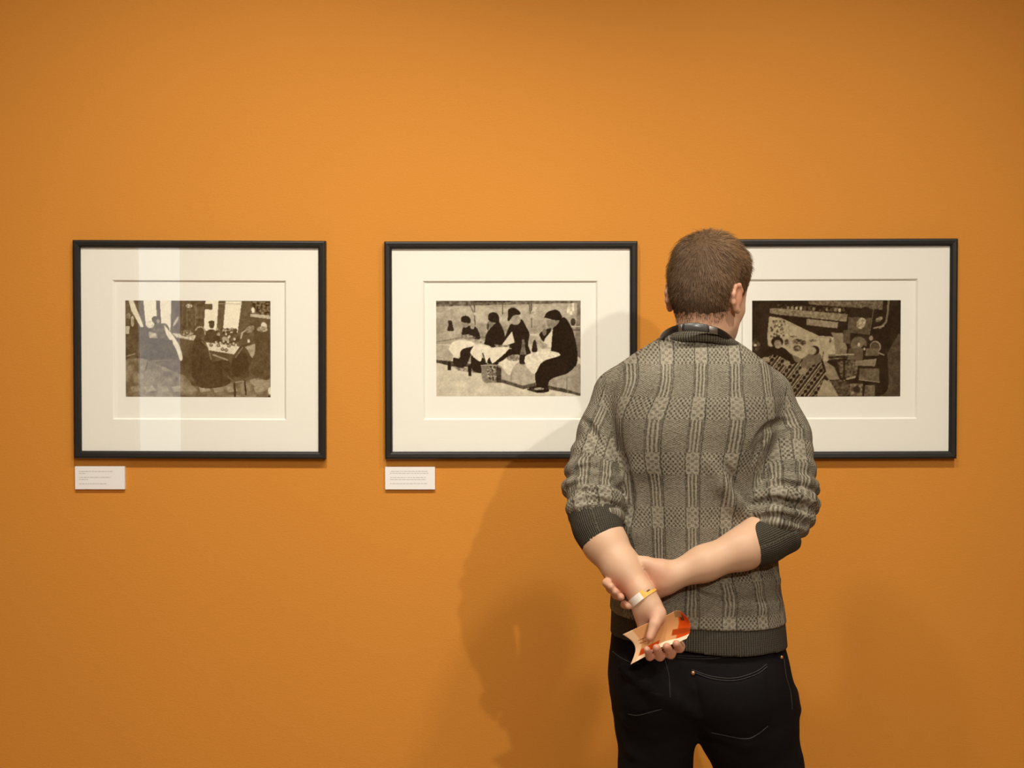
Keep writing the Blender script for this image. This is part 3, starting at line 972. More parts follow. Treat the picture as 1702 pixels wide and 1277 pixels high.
def polygonise(sdf, lo, hi, h):
    lo = np.asarray(lo, float); hi = np.asarray(hi, float)
    B = 8
    nb = np.ceil((hi - lo) / (h * B)).astype(int)
    n = nb * B + 1
    V = np.ones(n, np.float32)
    bi = np.stack(np.meshgrid(*[np.arange(k) for k in nb], indexing='ij'), -1).reshape(-1, 3)
    cen = (lo + (bi + .5) * B * h).astype(np.float32)
    d = sdf(cen)
    half = B * h * .5 * math.sqrt(3)
    act = np.abs(d) < half * 1.7 + .006
    for b in bi[(~act) & (d < 0)]:
        x, y, z = b * B
        V[x:x + B + 1, y:y + B + 1, z:z + B + 1] = -1
    off = np.stack(np.meshgrid(*[np.arange(B + 1)] * 3, indexing='ij'), -1).reshape(-1, 3)
    ab = bi[act]
    key = (ab[:, 2] // 3) * 10000 + (ab[:, 0] // 3) * 100 + ab[:, 1] // 3
    ab = ab[np.argsort(key, kind='stable')]
    key = np.sort(key, kind='stable')
    starts = np.concatenate([[0], np.nonzero(np.diff(key))[0] + 1, [len(ab)]])
    for s, e in zip(starts[:-1], starts[1:]):
        blk = ab[s:e]
        P = ((blk[:, None, :] * B + off[None]) * h + lo).astype(np.float32)
        flat = P.reshape(-1, 3)
        c = flat.mean(0); R = float(np.sqrt(((flat - c) ** 2).sum(1).max()))
        dv = sdf(flat, c, R).reshape(len(blk), B + 1, B + 1, B + 1)
        for b, v in zip(blk * B, dv):
            V[b[0]:b[0] + B + 1, b[1]:b[1] + B + 1, b[2]:b[2] + B + 1] = v
    S = V < 0
    s8 = [S[i:n[0] - 1 + i, j:n[1] - 1 + j, k:n[2] - 1 + k] for i in (0, 1) for j in (0, 1) for k in (0, 1)]
    cnt = np.zeros(s8[0].shape, np.int8)
    for s in s8: cnt += s
    cells = np.argwhere((cnt > 0) & (cnt < 8))
    idx = np.full(cnt.shape, -1, np.int32)
    idx[tuple(cells.T)] = np.arange(len(cells))
    cor = np.array([(i, j, k) for i in (0, 1) for j in (0, 1) for k in (0, 1)])
    val = np.stack([V[tuple((cells + c).T)] for c in cor], 1)
    acc = np.zeros((len(cells), 3)); num = np.zeros(len(cells))
    for a in range(8):
        for b in range(a + 1, 8):
            if np.abs(cor[a] - cor[b]).sum() != 1: continue
            va, vb = val[:, a], val[:, b]
            x = (va < 0) != (vb < 0)
            tt = np.where(x, va / np.where(x, va - vb, 1), 0)
            acc += np.where(x[:, None], cor[a] + tt[:, None] * (cor[b] - cor[a]), 0)
            num += x
    verts = (cells + acc / num[:, None]) * h + lo
    quads = []
    for ax in range(3):
        sl0 = [slice(None)] * 3; sl1 = [slice(None)] * 3
        sl0[ax] = slice(0, n[ax] - 1); sl1[ax] = slice(1, n[ax])
        A, Bb = S[tuple(sl0)], S[tuple(sl1)]
        e = np.argwhere(A != Bb)
        u, w = [(1, 2), (2, 0), (0, 1)][ax]
        ok = (e[:, u] > 0) & (e[:, w] > 0) & (e[:, u] < n[u] - 1) & (e[:, w] < n[w] - 1)
        e = e[ok]
        inside = S[tuple(e.T)]
        du = np.zeros(3, int); du[u] = 1
        dw = np.zeros(3, int); dw[w] = 1
        q = np.stack([idx[tuple((e - du - dw).T)], idx[tuple((e - dw).T)], idx[tuple(e.T)], idx[tuple((e - du).T)]], 1)
        q[~inside] = q[~inside][:, ::-1]
        quads.append(q)
    Q = np.concatenate(quads)
    return verts, Q


def relax(V, Q, it=2, f=.5):
    for _ in range(it):
        S = np.zeros_like(V); C = np.zeros(len(V))
        for a, b in ((0, 1), (1, 2), (2, 3), (3, 0)):
            np.add.at(S, Q[:, a], V[Q[:, b]]); np.add.at(S, Q[:, b], V[Q[:, a]])
            np.add.at(C, Q[:, a], 1); np.add.at(C, Q[:, b], 1)
        V = V + f * (S / np.maximum(C, 1)[:, None] - V)
    return V


def set_uv(me, uv_loops):
    l = me.uv_layers.new(name='uv')
    l.data.foreach_set('uv', np.asarray(uv_loops, np.float32).ravel())


def curve_table(rows, n=400):
    """rows of (z, ...) -> smooth interpolator by z"""
    R = np.asarray(sorted(rows), float)
    zz = np.linspace(R[0, 0], R[-1, 0], n)
    cols = []
    for k in range(1, R.shape[1]):
        y = np.interp(zz, R[:, 0], R[:, k])
        w = 9
        ker = np.hanning(2 * w + 1); ker /= ker.sum()
        cols.append(np.convolve(np.pad(y, w, mode='reflect', reflect_type='odd'), ker, 'valid'))
    return zz, cols


class Loft:
    """vertical loft of super-ellipse rings: rows (z, cx, a, cy, b)"""
    def __init__(self, rows, p=2.4, zlo=None, zhi=None):
        self.zz, self.c = curve_table(rows)
        self.p = p
        self.zlo = (lambda P: self.zz[0] + 0 * P[:, 0]) if zlo is None else zlo
        self.zhi = (lambda P: self.zz[-1] + 0 * P[:, 0]) if zhi is None else zhi
        c = np.array([np.mean(self.c[0]), np.mean(self.c[2]), (self.zz[0] + self.zz[-1]) / 2])
        self.prim = Prim(self.f, c, 0.5 * (self.zz[-1] - self.zz[0]) + max(self.c[1]) + .05)

    def rings(self, z):
        return [np.interp(z, self.zz, k) for k in self.c]

    def f(self, P):
        z = P[:, 2]
        cx, a, cy, b = self.rings(z)
        p = self.p
        k = (np.abs((P[:, 0] - cx) / a) ** p + np.abs((P[:, 1] - cy) / b) ** p) ** (1 / p)
        d = (k - 1) * np.minimum(a, b)
        return np.maximum(np.maximum(d, z - self.zhi(P)), self.zlo(P) - z).astype(np.float32)


BY = -0.70            # the person stands 0.7 m from the wall


def ring(py, xl, xr, cy, b, y=BY, grow=0.0):
    p, q = W(xl, py, y), W(xr, py, y)
    return (p[2], (p[0] + q[0]) / 2, (q[0] - p[0]) / 2 + grow, cy, b)


# ------------------------------------------------------------------ the person
PERSON = empty('person', (0.38, -0.70, 0.0))
tag(PERSON, 'person in grey patterned knit sweater and dark jeans, standing with hands clasped behind the back', 'person')

# --- head frame
YAW = math.radians(-29)
HO = np.array([0.390, -0.705, 1.684])
HR = (Matrix.Rotation(YAW, 3, 'Z') @ Matrix.Rotation(math.radians(-4), 3, 'X') @ Matrix.Rotation(math.radians(2), 3, 'Y'))
HR = np.array(HR)


def H(x, y, z): return HO + HR @ np.array([x, y, z])


def hell(c, r, rot=None):
    Rm = HR if rot is None else HR @ np.array(rot)
    return ellip(H(*c), r, Rm)


def hcone(a, b, r1, r2): return cone(H(*a), H(*b), r1, r2)


skull = [hell((0, .022, .036), (.0700, .091, .081)), hell((0, -.008, -.006), (.0605, .067, .060)),
         hell((0, .055, .050), (.060, .058, .056))]
face = [hell((0, .050, -.040), (.056, .060, .072)), hcone((-.044, .018, -.060), (-.012, .082, -.094), .018, .016),
        hcone((.044, .018, -.060), (.012, .082, -.094), .018, .016), hcone((-.012, .082, -.094), (.012, .082, -.094), .015, .015),
        hcone((-.038, .084, .010), (-.042, .072, -.025), .014, .016), hcone((.038, .084, .010), (.042, .072, -.025), .014, .016),
        hcone((-.032, .104, .024), (.032, .104, .024), .009, .009)]
nose = [hcone((0, .110, .010), (0, .130, -.028), .007, .010), hell((0, .124, -.031), (.017, .012, .009)),
        hell((0, .108, -.062), (.023, .010, .005)), hell((0, .107, -.072), (.020, .010, .006))]
sockets = [hell((-.031, .112, .002), (.016, .012, .009)), hell((.031, .112, .002), (.016, .012, .009))]
skull_sdf = Group(skull, .03)


def ear(s):
    ro = np.array(Matrix.Rotation(s * math.radians(-26), 3, 'Z'))     # flare away from the head at the back
    def E(x, y, z):                  # ear-local: x outwards, y forwards, z up
        v = ro @ np.array([s * x * .9, y * .85, 0])
        return (s * .068 + v[0], -.002 + v[1], -.010 + z * .84)
    helix = [E(.008, .008, .018), E(.012, -.006, .031), E(.015, -.021, .027), E(.017, -.027, .008), E(.014, -.022, -.012), E(.009, -.010, -.026), E(.006, .000, -.030)]
    pr = [hcone(helix[i], helix[i + 1], .0042, .0042) for i in range(len(helix) - 2)]
    pr += [hcone(helix[-2], helix[-1], .0045, .006)]
    pr.append(hell(E(.010, -.009, .002), (.0042, .015, .022), ro))
    pr.append(hell(E(.003, -.004, -.002), (.008, .010, .018), ro))
    return pr


NECK_T, NECK_B = np.array([.389, -.705, 1.665]), np.array([.388, -.690, 1.49])
neck = [cone(NECK_T, NECK_B, .0515, .056), cone(H(0, -.035, -.02), NECK_B + np.array([0, -.008, .0]), .036, .050)]

scalp_sdf = Group([Group(skull, .03), (Group(neck, .02), .022)], .02)
HEADG = Group([Group(skull, .03), (Group(face, .022), .02), (Group(nose, .006), .006), (Group(ear(1), .005), .006), (Group(ear(-1), .005), .006)], .02, sockets, .006)

# --- arms (world points taken at their own distance from the wall)


def fing(pts, rs): return chain([W(*p) for p in pts], rs)


L_SH, R_SH = W(1040, 682, -.70), W(1262, 684, -.70)
L_EL, R_EL = W(980, 826, -.772), W(1304, 846, -.775)
L_WR, R_WR = W(1067, 987, -.898), W(1114, 959, -.862)

# left arm + hand
la = [cone(L_SH, L_EL, .042, .036), cone(L_EL, W(1005, 902, -.828), .037, .0405), cone(W(1005, 902, -.828), W(1034, 944, -.862), .0405, .0345),
      cone(W(1034, 944, -.862), L_WR, .0345, .0245)]
ldir = (W(1092, 1046, -.905) - L_WR)
lhand = [cone(L_WR, W(1076, 1012, -.903), .0245, .0235),
         cone(W(1066, 1008, -.899), W(1076, 1062, -.905), .0165, .0140),      # outer edge of the palm
         cone(W(1078, 1005, -.903), W(1094, 1060, -.903), .0165, .0135),
         cone(W(1082, 1008, -.905), W(1110, 1052, -.903), .0150, .0125),
         cone(W(1084, 1010, -.912), W(1094, 1028, -.922), .0140, .0125)]      # thumb ball
lthumb = fing([(1096, 1020, -.922), (1088, 1038, -.941), (1080, 1060, -.953)], [.0125, .0100, .0078])
lf = []
for (kx, ky, mx_, my_, tx, ty, r) in ((1118, 1052, 1131, 1075, 1124, 1070, .0082), (1106, 1058, 1116, 1085, 1108, 1075, .0086),
                                      (1092, 1063, 1098, 1089, 1091, 1077, .0084), (1077, 1065, 1081, 1089, 1075, 1080, .0075)):
    lf.append(Group(fing([(kx, ky, -.905), (mx_, my_, -.922), (mx_ - 1, my_ + 3, -.946), (tx, ty, -.962)], [r * 1.08, r * 1.05, r, r * .88]), .004))
LARM = Group([Group(la, .02), (Group(lhand, .016), .012), (Group(lthumb, .006), .008)] + [(g, .005) for g in lf], .012)

# right arm + hand: palm to the viewer, closing round the left wrist from behind it
ra = [cone(R_SH, R_EL, .044, .038), cone(R_EL, W(1236, 912, -.835), .038, .0385), cone(W(1236, 912, -.835), W(1170, 937, -.852), .0385, .0320),
      cone(W(1170, 937, -.852), R_WR, .0320, .0262)]
rhand = [cone(R_WR, W(1098, 960, -.864), .0262, .0235),
         cone(W(1100, 948, -.864), W(1062, 944, -.862), .0185, .0125),
         cone(W(1098, 958, -.866), W(1060, 960, -.860), .0175, .0120),
         cone(W(1100, 968, -.866), W(1066, 976, -.860), .0175, .0120),
         cone(W(1104, 975, -.866), W(1078, 993, -.862), .0165, .0120),
         cone(W(1096, 945, -.870), W(1072, 937, -.872), .0150, .0120)]
rthumb = fing([(1074, 937, -.870), (1054, 931, -.868), (1036, 922, -.870)], [.0120, .0098, .0078])
rf = []
for (a, b, c, d_, r) in (((1060, 944), (1022, 958), (1008, 969), (1015, 975), .0080), ((1058, 960), (1028, 972), (1015, 979), (1023, 984), .0084),
                         ((1064, 976), (1037, 984), (1024, 989), (1032, 993), .0082), ((1076, 992), (1050, 1002), (1038, 1005), (1045, 1008), .0074)):
    rf.append(Group(fing([a + (-.860,), b + (-.866,), c + (-.886,), d_ + (-.906,)], [r * 1.1, r * 1.05, r, r * .9]), .004))
RARM = Group([Group(ra, .02), (Group(rhand, .016), .012), (Group(rthumb, .006), .008)] + [(g, .005) for g in rf], .012)

# --- legs, hidden torso
L_HIP, R_HIP = W(1098, 1150, -.70), W(1235, 1150, -.70)
L_KN, R_KN = np.array([.290, -.690, .49]), np.array([.545, -.665, .49])
L_AN, R_AN = np.array([.285, -.715, .085]), np.array([.615, -.690, .085])
trunk = [ellip((.372, -.695, 1.36), (.145, .085, .17)), ellip((.375, -.70, 1.15), (.135, .085, .20)), ellip((.39, -.705, .93), (.145, .095, .12)),
         cone(L_SH, R_SH, .045, .045), cone(NECK_B, (.375, -.695, 1.38), .06, .08)]
legs = [cone(L_HIP, L_KN, .060, .045), cone(L_KN, L_AN, .046, .034), cone(R_HIP, R_KN, .062, .045), cone(R_KN, R_AN, .046, .034)]
feet = [cone((.285, -.735, .035), (.272, -.60, .028), .030, .024), cone((.615, -.71, .035), (.640, -.58, .028), .030, .024)]
CORE = Group([Group(trunk, .04), (Group(legs, .03), .03), (Group(feet, .02), .02), (Group(neck, .02), .03)], .03)
BODY = Group([Group([CORE, (HEADG, .022)], .02), (LARM, .010)], .01)


def body_sdf(P, c=None, R=0.0):
    d = BODY(P, c, R)
    return np.minimum(d, RARM(P, c, R))


V, Q = polygonise(body_sdf, (.04, -1.0, -.0), (.72, -.54, 1.82), .0029)
V = relax(V, Q, 1, .4)
me = np_mesh('body', V, Q)
# flush: redder hands, ears, nape
fl = np.zeros(len(V))


def spot_flush(c, r, a):
    d = np.linalg.norm(V - c, axis=1)
    np.maximum(fl, a * np.clip(1.6 - d / r, 0, 1), out=fl)


spot_flush(W(1085, 965, -.86), .035, .75)
spot_flush(W(1030, 985, -.89), .03, .85)
spot_flush(W(1100, 1085, -.95), .045, .85)
spot_flush(W(1085, 1035, -.91), .03, .6)
spot_flush(H(.085, -.01, 0), .032, .8)
spot_flush(H(-.085, -.01, 0), .032, .9)
spot_flush(H(0, .125, -.03), .02, .5)
spot_flush(H(0, .11, -.067), .015, .9)
spot_flush(np.array([.388, -.76, 1.62]), .05, .25)
at = me.attributes.new('flush', 'FLOAT', 'POINT')
at.data.foreach_set('value', fl.astype(np.float32))
link('body', me, M['skin'], PERSON, True)
for s in (-1, 1):
    V, Q = polygonise(Group([hell((s * .031, .1045, .002), (.0115, .0115, .0115))], .01), H(s * .031, .1045, .002) - .015, H(s * .031, .1045, .002) + .015, .0015)
    link('eye', np_mesh('eye', V, Q), M['eye'], PERSON, True)

# --- hair: close cap plus strands
HRi = HR.T


def hair_line(az):
    """lowest hair height in head frame for an azimuth (0 = back of the head)"""
    a = np.degrees(np.abs(az))
    return np.interp(a, [0, 25, 45, 62, 75, 88, 100, 118, 130, 150, 180], [-.056, -.056, -.055, -.048, -.024, .010, .014, -.020, .02, .062, .072])


def hair_thick(q):
    """cap thickness by height and side"""
    az = np.arctan2(q[:, 0], -q[:, 1])
    above = q[:, 2] - hair_line(az) + .0035 * np.sin(q[:, 0] * 330 + 1.3) * np.sin(q[:, 0] * 141)
    th = np.interp(above, [0, .02, .05, .09, .14], [-.0006, .0006, .0024, .0066, .0110])
    return th, above


def hair_cap(P, c=None, R=0.0):
    q = (P - HO.astype(np.float32)) @ HR.astype(np.float32)
    th, above = hair_thick(q)
    n = .0012 * np.sin(q[:, 0] * 420 + 2 * np.sin(q[:, 2] * 260)) * np.sin(q[:, 2] * 330 + 1.5 * np.sin(q[:, 0] * 210))
    return np.maximum(scalp_sdf(P) - th - n * np.clip(above / .08, 0, 1), -above * .8)


V, Q = polygonise(hair_cap, HO - .15, HO + np.array([.15, .15, .16]), .0022)
hair_root = link('hair', np_mesh('hair', relax(V, Q, 1), Q), M['scalp'], PERSON, True)
tag(hair_root, 'short brown hair, tapered at the nape')


def strands(N):
    Vs, Fs, C = [], [], []
    whorl = HRi @ (W(1172, 391, -.772) - HO)
    # sample directions, march to the skull
    D = RNG.normal(size=(N, 3)); D /= np.linalg.norm(D, axis=1)[:, None]
    org = np.array([0, .012, .03])
    tt = np.full(N, .20)
    for _ in range(14):
        pw = (HO + (org + D * tt[:, None]) @ HR.T).astype(np.float32)
        tt -= scalp_sdf(pw) * .9
    q = org + D * tt[:, None]
    th, above = hair_thick(q)
    keep = (above > .026 * RNG.random(N) ** 1.8 - .012)
    q, th, above = q[keep], th[keep], above[keep]
    N = len(q)
    e = .002
    pw = (HO + q @ HR.T).astype(np.float32)
    g = np.stack([scalp_sdf(pw + np.eye(3, dtype=np.float32)[k] * e) - scalp_sdf(pw - np.eye(3, dtype=np.float32)[k] * e) for k in range(3)], 1)
    nw = g / np.linalg.norm(g, axis=1)[:, None]
    nl = nw @ HR
    r = q - whorl
    sw = np.cross(nl, r) * .55
    # sides and front are combed forwards and down
    flow = r + sw * np.clip(1.2 - np.linalg.norm(r, axis=1) / .07, 0, 1)[:, None] + np.array([0, .03, -.06])
    flow += RNG.normal(size=(N, 3)) * .020
    flow += np.stack([np.sin(q[:, 2] * 190 + 4 * np.sin(q[:, 0] * 90)), 0 * q[:, 0], np.sin(q[:, 0] * 210 + 3 * np.sin(q[:, 2] * 110))], 1) * .022
    flow -= (flow * nl).sum(1)[:, None] * nl
    flow /= np.linalg.norm(flow, axis=1)[:, None]
    clump = np.sin(q[:, 0] * 310 + 3 * np.sin(q[:, 2] * 170)) * np.sin(q[:, 1] * 270 + 2.5 * np.sin(q[:, 0] * 190)) + .6 * np.sin(q[:, 2] * 120 + q[:, 0] * 90)
    dw = np.linalg.norm(r, axis=1)
    L = np.interp(above, [0, .02, .05, .09, .14], [.0040, .0060, .0095, .020, .033]) * RNG.uniform(.6, 1.35, N)
    lift = np.interp(above, [0, .05, .14], [.45, .45, .52]) + RNG.normal(size=N) * .16 + .12 * clump
    rad = np.interp(above, [0, .04], [.00030, .00050])
    tone = np.clip(.30 + .10 * clump - .25 * np.clip(1 - dw / .016, 0, 1) + RNG.normal(size=N) * .20 + np.interp(above, [0, .03, .08, .14], [-.20, -.10, .12, .18]), 0, 1)
    side = np.cross(flow, nl)
    base = q + nl * (np.clip(th, 0, 1) * .5)[:, None]
    segs = 3
    for s in range(segs + 1):
        x = s / segs
        p = base + flow * (L * x * np.cos(lift * (1 - .5 * x)))[:, None] + nl * (L * (np.sin(lift) * x - .42 * x * x * (L / .03)))[:, None]
        w = (rad * (1 - .75 * x))[:, None]
        for k in range(3):
            a = 2 * math.pi * k / 3
            Vs.append(p + side * math.cos(a) * w + nl * math.sin(a) * w)
            C.append(tone + .12 * x)
    A = np.stack(Vs, 1)                       # N, (segs+1)*3, 3
    m = A.shape[1]
    base_i = (np.arange(N) * m)[:, None]
    F = []
    for s in range(segs):
        for k in range(3):
            a, b = s * 3 + k, s * 3 + (k + 1) % 3
            F.append(base_i + np.array([[a, b, b + 3, a + 3]]))
    Q = np.concatenate(F)
    Vw = HO + A.reshape(-1, 3) @ HR.T
    me = np_mesh('hair_strands', Vw, Q)
    at = me.attributes.new('strand', 'FLOAT', 'POINT')
    at.data.foreach_set('value', np.clip(np.stack(C, 1).reshape(-1), 0, 1).astype(np.float32))
    o = link('hair_strands', me, M['hair'], hair_root, True)
    o['kind'] = 'stuff'


strands(34000)

# --- sweater
TOR = Loft([ring(548, 1112, 1200, -.690, .046), ring(558, 1103, 1209, -.690, .058), ring(570, 1083, 1230, -.692, .076), ring(586, 1057, 1252, -.694, .096),
            ring(606, 1028, 1276, -.698, .110), ring(630, 1006, 1298, -.702, .120), ring(665, 1000, 1304, -.706, .129), ring(710, 1006, 1296, -.708, .134),
            ring(770, 1014, 1282, -.706, .130), ring(850, 1020, 1280, -.702, .123), ring(925, 1018, 1291, -.700, .120), ring(980, 1016, 1296, -.702, .126),
            ring(1006, 1014, 1301, -.704, .133), ring(1030, 1013, 1304, -.706, .133), ring(1090, 1013, 1304, -.706, .128)], 2.35)
HEM_S = (W(1305, 1073, BY)[2] - W(1014, 1051, BY)[2]) / (W(1305, 1073, BY)[0] - W(1014, 1051, BY)[0])
HX0, HZ0 = W(1014, 1051, BY)[0], W(1014, 1051, BY)[2]
hem_bot = lambda P: HZ0 + HEM_S * (P[:, 0] - HX0) + .004 * np.sin((P[:, 0] - HX0) * 22)
hem_top = lambda P: HZ0 + .048 + HEM_S * .8 * (P[:, 0] - HX0) - .006 * np.sin((P[:, 0] - HX0) * 9)
TOR.zlo = hem_top


def roll(a, b, t, r_major, r_minor, tilt, az, k=14):
    """a knitted roll around a sleeve: ring of short cones about the axis a-b, tilted"""
    a, b = np.asarray(a), np.asarray(b)
    ax = (b - a) / np.linalg.norm(b - a)
    s = np.cross(ax, (0, 1, 0)); s /= np.linalg.norm(s)
    w = np.cross(ax, s)
    c = a + (b - a) * t
    pts, rr = [], []
    for j in range(k + 1):
        th = 2 * math.pi * j / k
        pts.append(c + s * math.cos(th) * r_major + w * math.sin(th) * r_major + ax * (tilt * math.cos(th - az)))
        rr.append(r_minor * (1 + .18 * math.sin(2 * th + az * 3)))
    return Group(chain(pts, rr), .006)


def ridge(pts, r, r0=None):
    n = len(pts)
    return Group(chain([W(*p) for p in pts], [(r * (.35 + .65 * math.sin(math.pi * i / (n - 1)))) for i in range(n)]), .01)


def on_back(px, py, depth):
    """point lying 'depth' below the torso's back surface at a pixel column"""
    y0, y1 = -.90, BY
    for _ in range(26):
        ym = (y0 + y1) / 2
        if TOR.f(W(px, py, ym)[None].astype(np.float32))[0] > 0: y0 = ym
        else: y1 = ym
    return (px, py, y0 + depth)


LS = [W(1031, 660, -.702), W(1003, 722, -.722), W(988, 775, -.750), W(984, 822, -.776), W(992, 862, -.800)]
RS = [W(1270, 664, -.702), W(1297, 728, -.722), W(1304, 785, -.750), W(1306, 835, -.782), W(1296, 876, -.806)]
lsl = chain(LS, [.057, .0465, .0440, .0430, .0420])
rsl = chain(RS, [.060, .0560, .0530, .0500, .0440])
SLEEVE_L = Group([Group(lsl, .03),
                  (roll(LS[1], LS[2], .85, .0395, .0120, .012, 0.4), .008), (roll(LS[2], LS[3], .42, .0420, .0150, -.010, 2.9), .005),
                  (roll(LS[2], LS[3], .98, .0465, .0140, .010, 0.1), .004), (roll(LS[3], LS[4], .50, .0420, .0160, .006, 1.2), .005), (roll(LS[3], LS[4], .95, .0390, .0130, .008, 0.6), .004)], .02)
SLEEVE_R = Group([Group(rsl, .03),
                  (roll(RS[1], RS[2], .60, .0470, .0110, .014, 2.6), .010), (roll(RS[2], RS[3], .15, .0500, .0110, -.012, 0.2), .008),
                  (roll(RS[2], RS[3], .75, .0560, .0135, .014, 3.3), .004), (roll(RS[3], RS[4], .18, .0560, .0135, .016, 3.6), .004),
                  (roll(RS[3], RS[4], .62, .0480, .0150, .014, 2.8), .004), (roll(RS[3], RS[4], 1.0, .0420, .0130, .010, 2.8), .005)], .02)
BL = [ellip(W(1085, 690, -.800), (.055, .030, .085)), ellip(W(1225, 690, -.800), (.055, .030, .085))]
folds = []
for pts, r, dp in (([(1180, 770), (1200, 805), (1222, 835), (1246, 862)], .012, .006), ([(1120, 950), (1180, 985), (1235, 985), (1290, 965)], .012, .006),
                   ([(1030, 985), (1090, 1005), (1150, 1008), (1220, 1005), (1290, 1000)], .015, .008), ([(1062, 845), (1050, 885), (1048, 915)], .012, .006),
                   ([(1275, 700), (1240, 730), (1215, 770)], .010, .006), ([(1050, 720), (1062, 780), (1060, 830)], .010, .006),
                   ([(1165, 975), (1210, 1000), (1270, 1012)], .010, .006)):
    folds.append((ridge([on_back(x, y, dp) for x, y in pts], r), .022))
SWEAT = Group([Group([TOR.prim, (BL[0], .05), (BL[1], .05)] + folds, .02), (SLEEVE_L, .018), (SLEEVE_R, .018)], .012)
def sleeve_cut(Pa, Pb):
    ax = (Pb - Pa) / np.linalg.norm(Pb - Pa)
    return ax
# keep the neck opening and hem open
neck_hole = cone(NECK_B + np.array([0, .0, -.02]), NECK_T, .057, .060)
SWEAT.sub = [neck_hole]
SWEAT.cuts = [lambda P: hem_top(P) - P[:, 2] - 0.10 * (np.abs(P[:, 0] - .375) > 9)]


def on_sweater(px, py):
    ys = np.linspace(-.93, -.66, 500)
    P = np.array([W(px, py, y) for y in ys], np.float32)
    i = int(np.argmax(SWEAT(P) < 0))
    return W(px, py, ys[i])


def crease(pts, r, sink=.002):
    pix = catmull(np.array(pts, float), 4)
    P3 = [on_sweater(x, y) + np.array([0, sink - r, 0]) + np.array([0, r * .55, 0]) for x, y in pix]
    n = len(P3)
    return chain(P3, [r * (.25 + .75 * math.sin(math.pi * i / (n - 1))) for i in range(n)])


carve = []
for pts, r in (([(968, 696), (984, 716), (1004, 752)], .0065), ([(978, 735), (990, 750), (1012, 768)], .0045), ([(1250, 748), (1268, 722), (1290, 706), (1318, 700)], .0095),
               ([(1252, 770), (1262, 742), (1280, 724)], .006), ([(940, 812), (970, 800), (1000, 802), (1026, 812)], .0065), ([(948, 838), (975, 830), (1005, 834), (1030, 842)], .005),
               ([(955, 782), (985, 775), (1015, 786)], .005), ([(1252, 812), (1285, 803), (1320, 808), (1356, 826)], .007), ([(1250, 838), (1285, 832), (1325, 842), (1352, 856)], .0065),
               ([(1255, 862), (1290, 858), (1325, 868), (1342, 876)], .0055), ([(1040, 760), (1050, 820), (1048, 870)], .006), ([(1130, 968), (1170, 990), (1215, 998)], .004),
               ([(1205, 770), (1222, 808), (1246, 838)], .006)):
    carve += crease(pts, r)
SWEAT.sub = SWEAT.sub + carve
SWEAT.ksub = .007
V, Q = polygonise(SWEAT, (.05, -.90, .90), (.68, -.53, 1.62), .0032)
V = relax(V, Q, 1, .35)


def limb_uv(P, pts):
    """distance along a polyline and angle round it"""
    best = np.full(len(P), 9.0); u = np.zeros(len(P)); v = np.zeros(len(P)); acc = 0.0
    for i in range(len(pts) - 1):
        a, b = pts[i], pts[i + 1]
        ba = b - a; L = np.linalg.norm(ba); ax = ba / L
        h = np.clip(((P - a) @ ax) / L, 0, 1)
        d = np.linalg.norm(P - a - h[:, None] * ba, axis=1)
        s = np.cross(ax, (0, 1.0, 0)); s /= np.linalg.norm(s)
        w = np.cross(ax, s)
        r = P - a - ((P - a) @ ax)[:, None] * ax
        ang = np.arctan2(r @ s, -(r @ w))
        mk = d < best
        best[mk] = d[mk]; u[mk] = ang[mk] * .05; v[mk] = acc + (h * L)[mk]
        acc += L
    return u, v, best


def torso_uv(P):
    cx, a, cy, b = TOR.rings(P[:, 2])
    ph = np.arctan2((P[:, 0] - .372) / .17, -(P[:, 1] + .70) / .125)
    f = np.clip((P[:, 2] - 1.43) / .09, 0, 1)
    f = f * f * (3 - 2 * f)
    u = .172 * ph * (1 - f) + (P[:, 0] - .372) * f
    lean = np.clip(P[:, 2] - 1.36, 0, 1) * .10
    return u - lean + .0345, P[:, 2] + .062


def knit_uv(me, V, Q, mode):
    cen = V[Q].mean(1)
    L = V[Q].reshape(-1, 3)
    tu, tv = torso_uv(L)
    if mode == 'torso':
        lab = np.zeros(len(Q), int)
        dt = TOR.f(cen.astype(np.float32)); dl = SLEEVE_L(cen.astype(np.float32)); dr = SLEEVE_R(cen.astype(np.float32))
        lab[(dl < dt - .001)] = 1
        lab[(dr < dt - .001)] = 2
        lab[(cen[:, 2] > 1.512)] = 0
        labl = np.repeat(lab, 4)
        u, v = tu.copy(), tv.copy()
        for k, pts in ((1, LS), (2, RS)):
            lu, lv, _ = limb_uv(L, pts)
            mk = labl == k
            u[mk] = lu[mk] + .012; v[mk] = lv[mk]
    else:
        u, v = tu, tv
    per = .172 * 2 * math.pi
    uu = u.reshape(-1, 4)
    wrap = (uu.max(1) - uu.min(1)) > .15
    uu[wrap] = uu[wrap].max(1)[:, None]
    set_uv(me, np.stack([uu.reshape(-1), v], 1))


me = np_mesh('sweater', V, Q)
knit_uv(me, V, Q, 'torso')
SW = link('sweater', me, M['knit'], PERSON, True)
tag(SW, 'heathered grey sweater with vertical ribs and dotted bands, sleeves pushed up')

# ribbed hem
HEM = Loft([ring(985, 1017, 1299, -.706, .126), ring(1015, 1016, 1300, -.706, .128), ring(1040, 1015, 1303, -.706, .131), ring(1085, 1013, 1307, -.706, .133)], 2.35,
           zlo=hem_bot, zhi=lambda P: hem_top(P) + .012)
V, Q = polygonise(Group([HEM.prim], .01), (.12, -.88, .90), (.64, -.53, 1.12), .003)
V = relax(V, Q, 1, .3)
me = np_mesh('ribbed_hem', V, Q)
knit_uv(me, V, Q, 'hem')
tag(link('ribbed_hem', me, M['rib'], SW, True), 'dark grey ribbed hem')


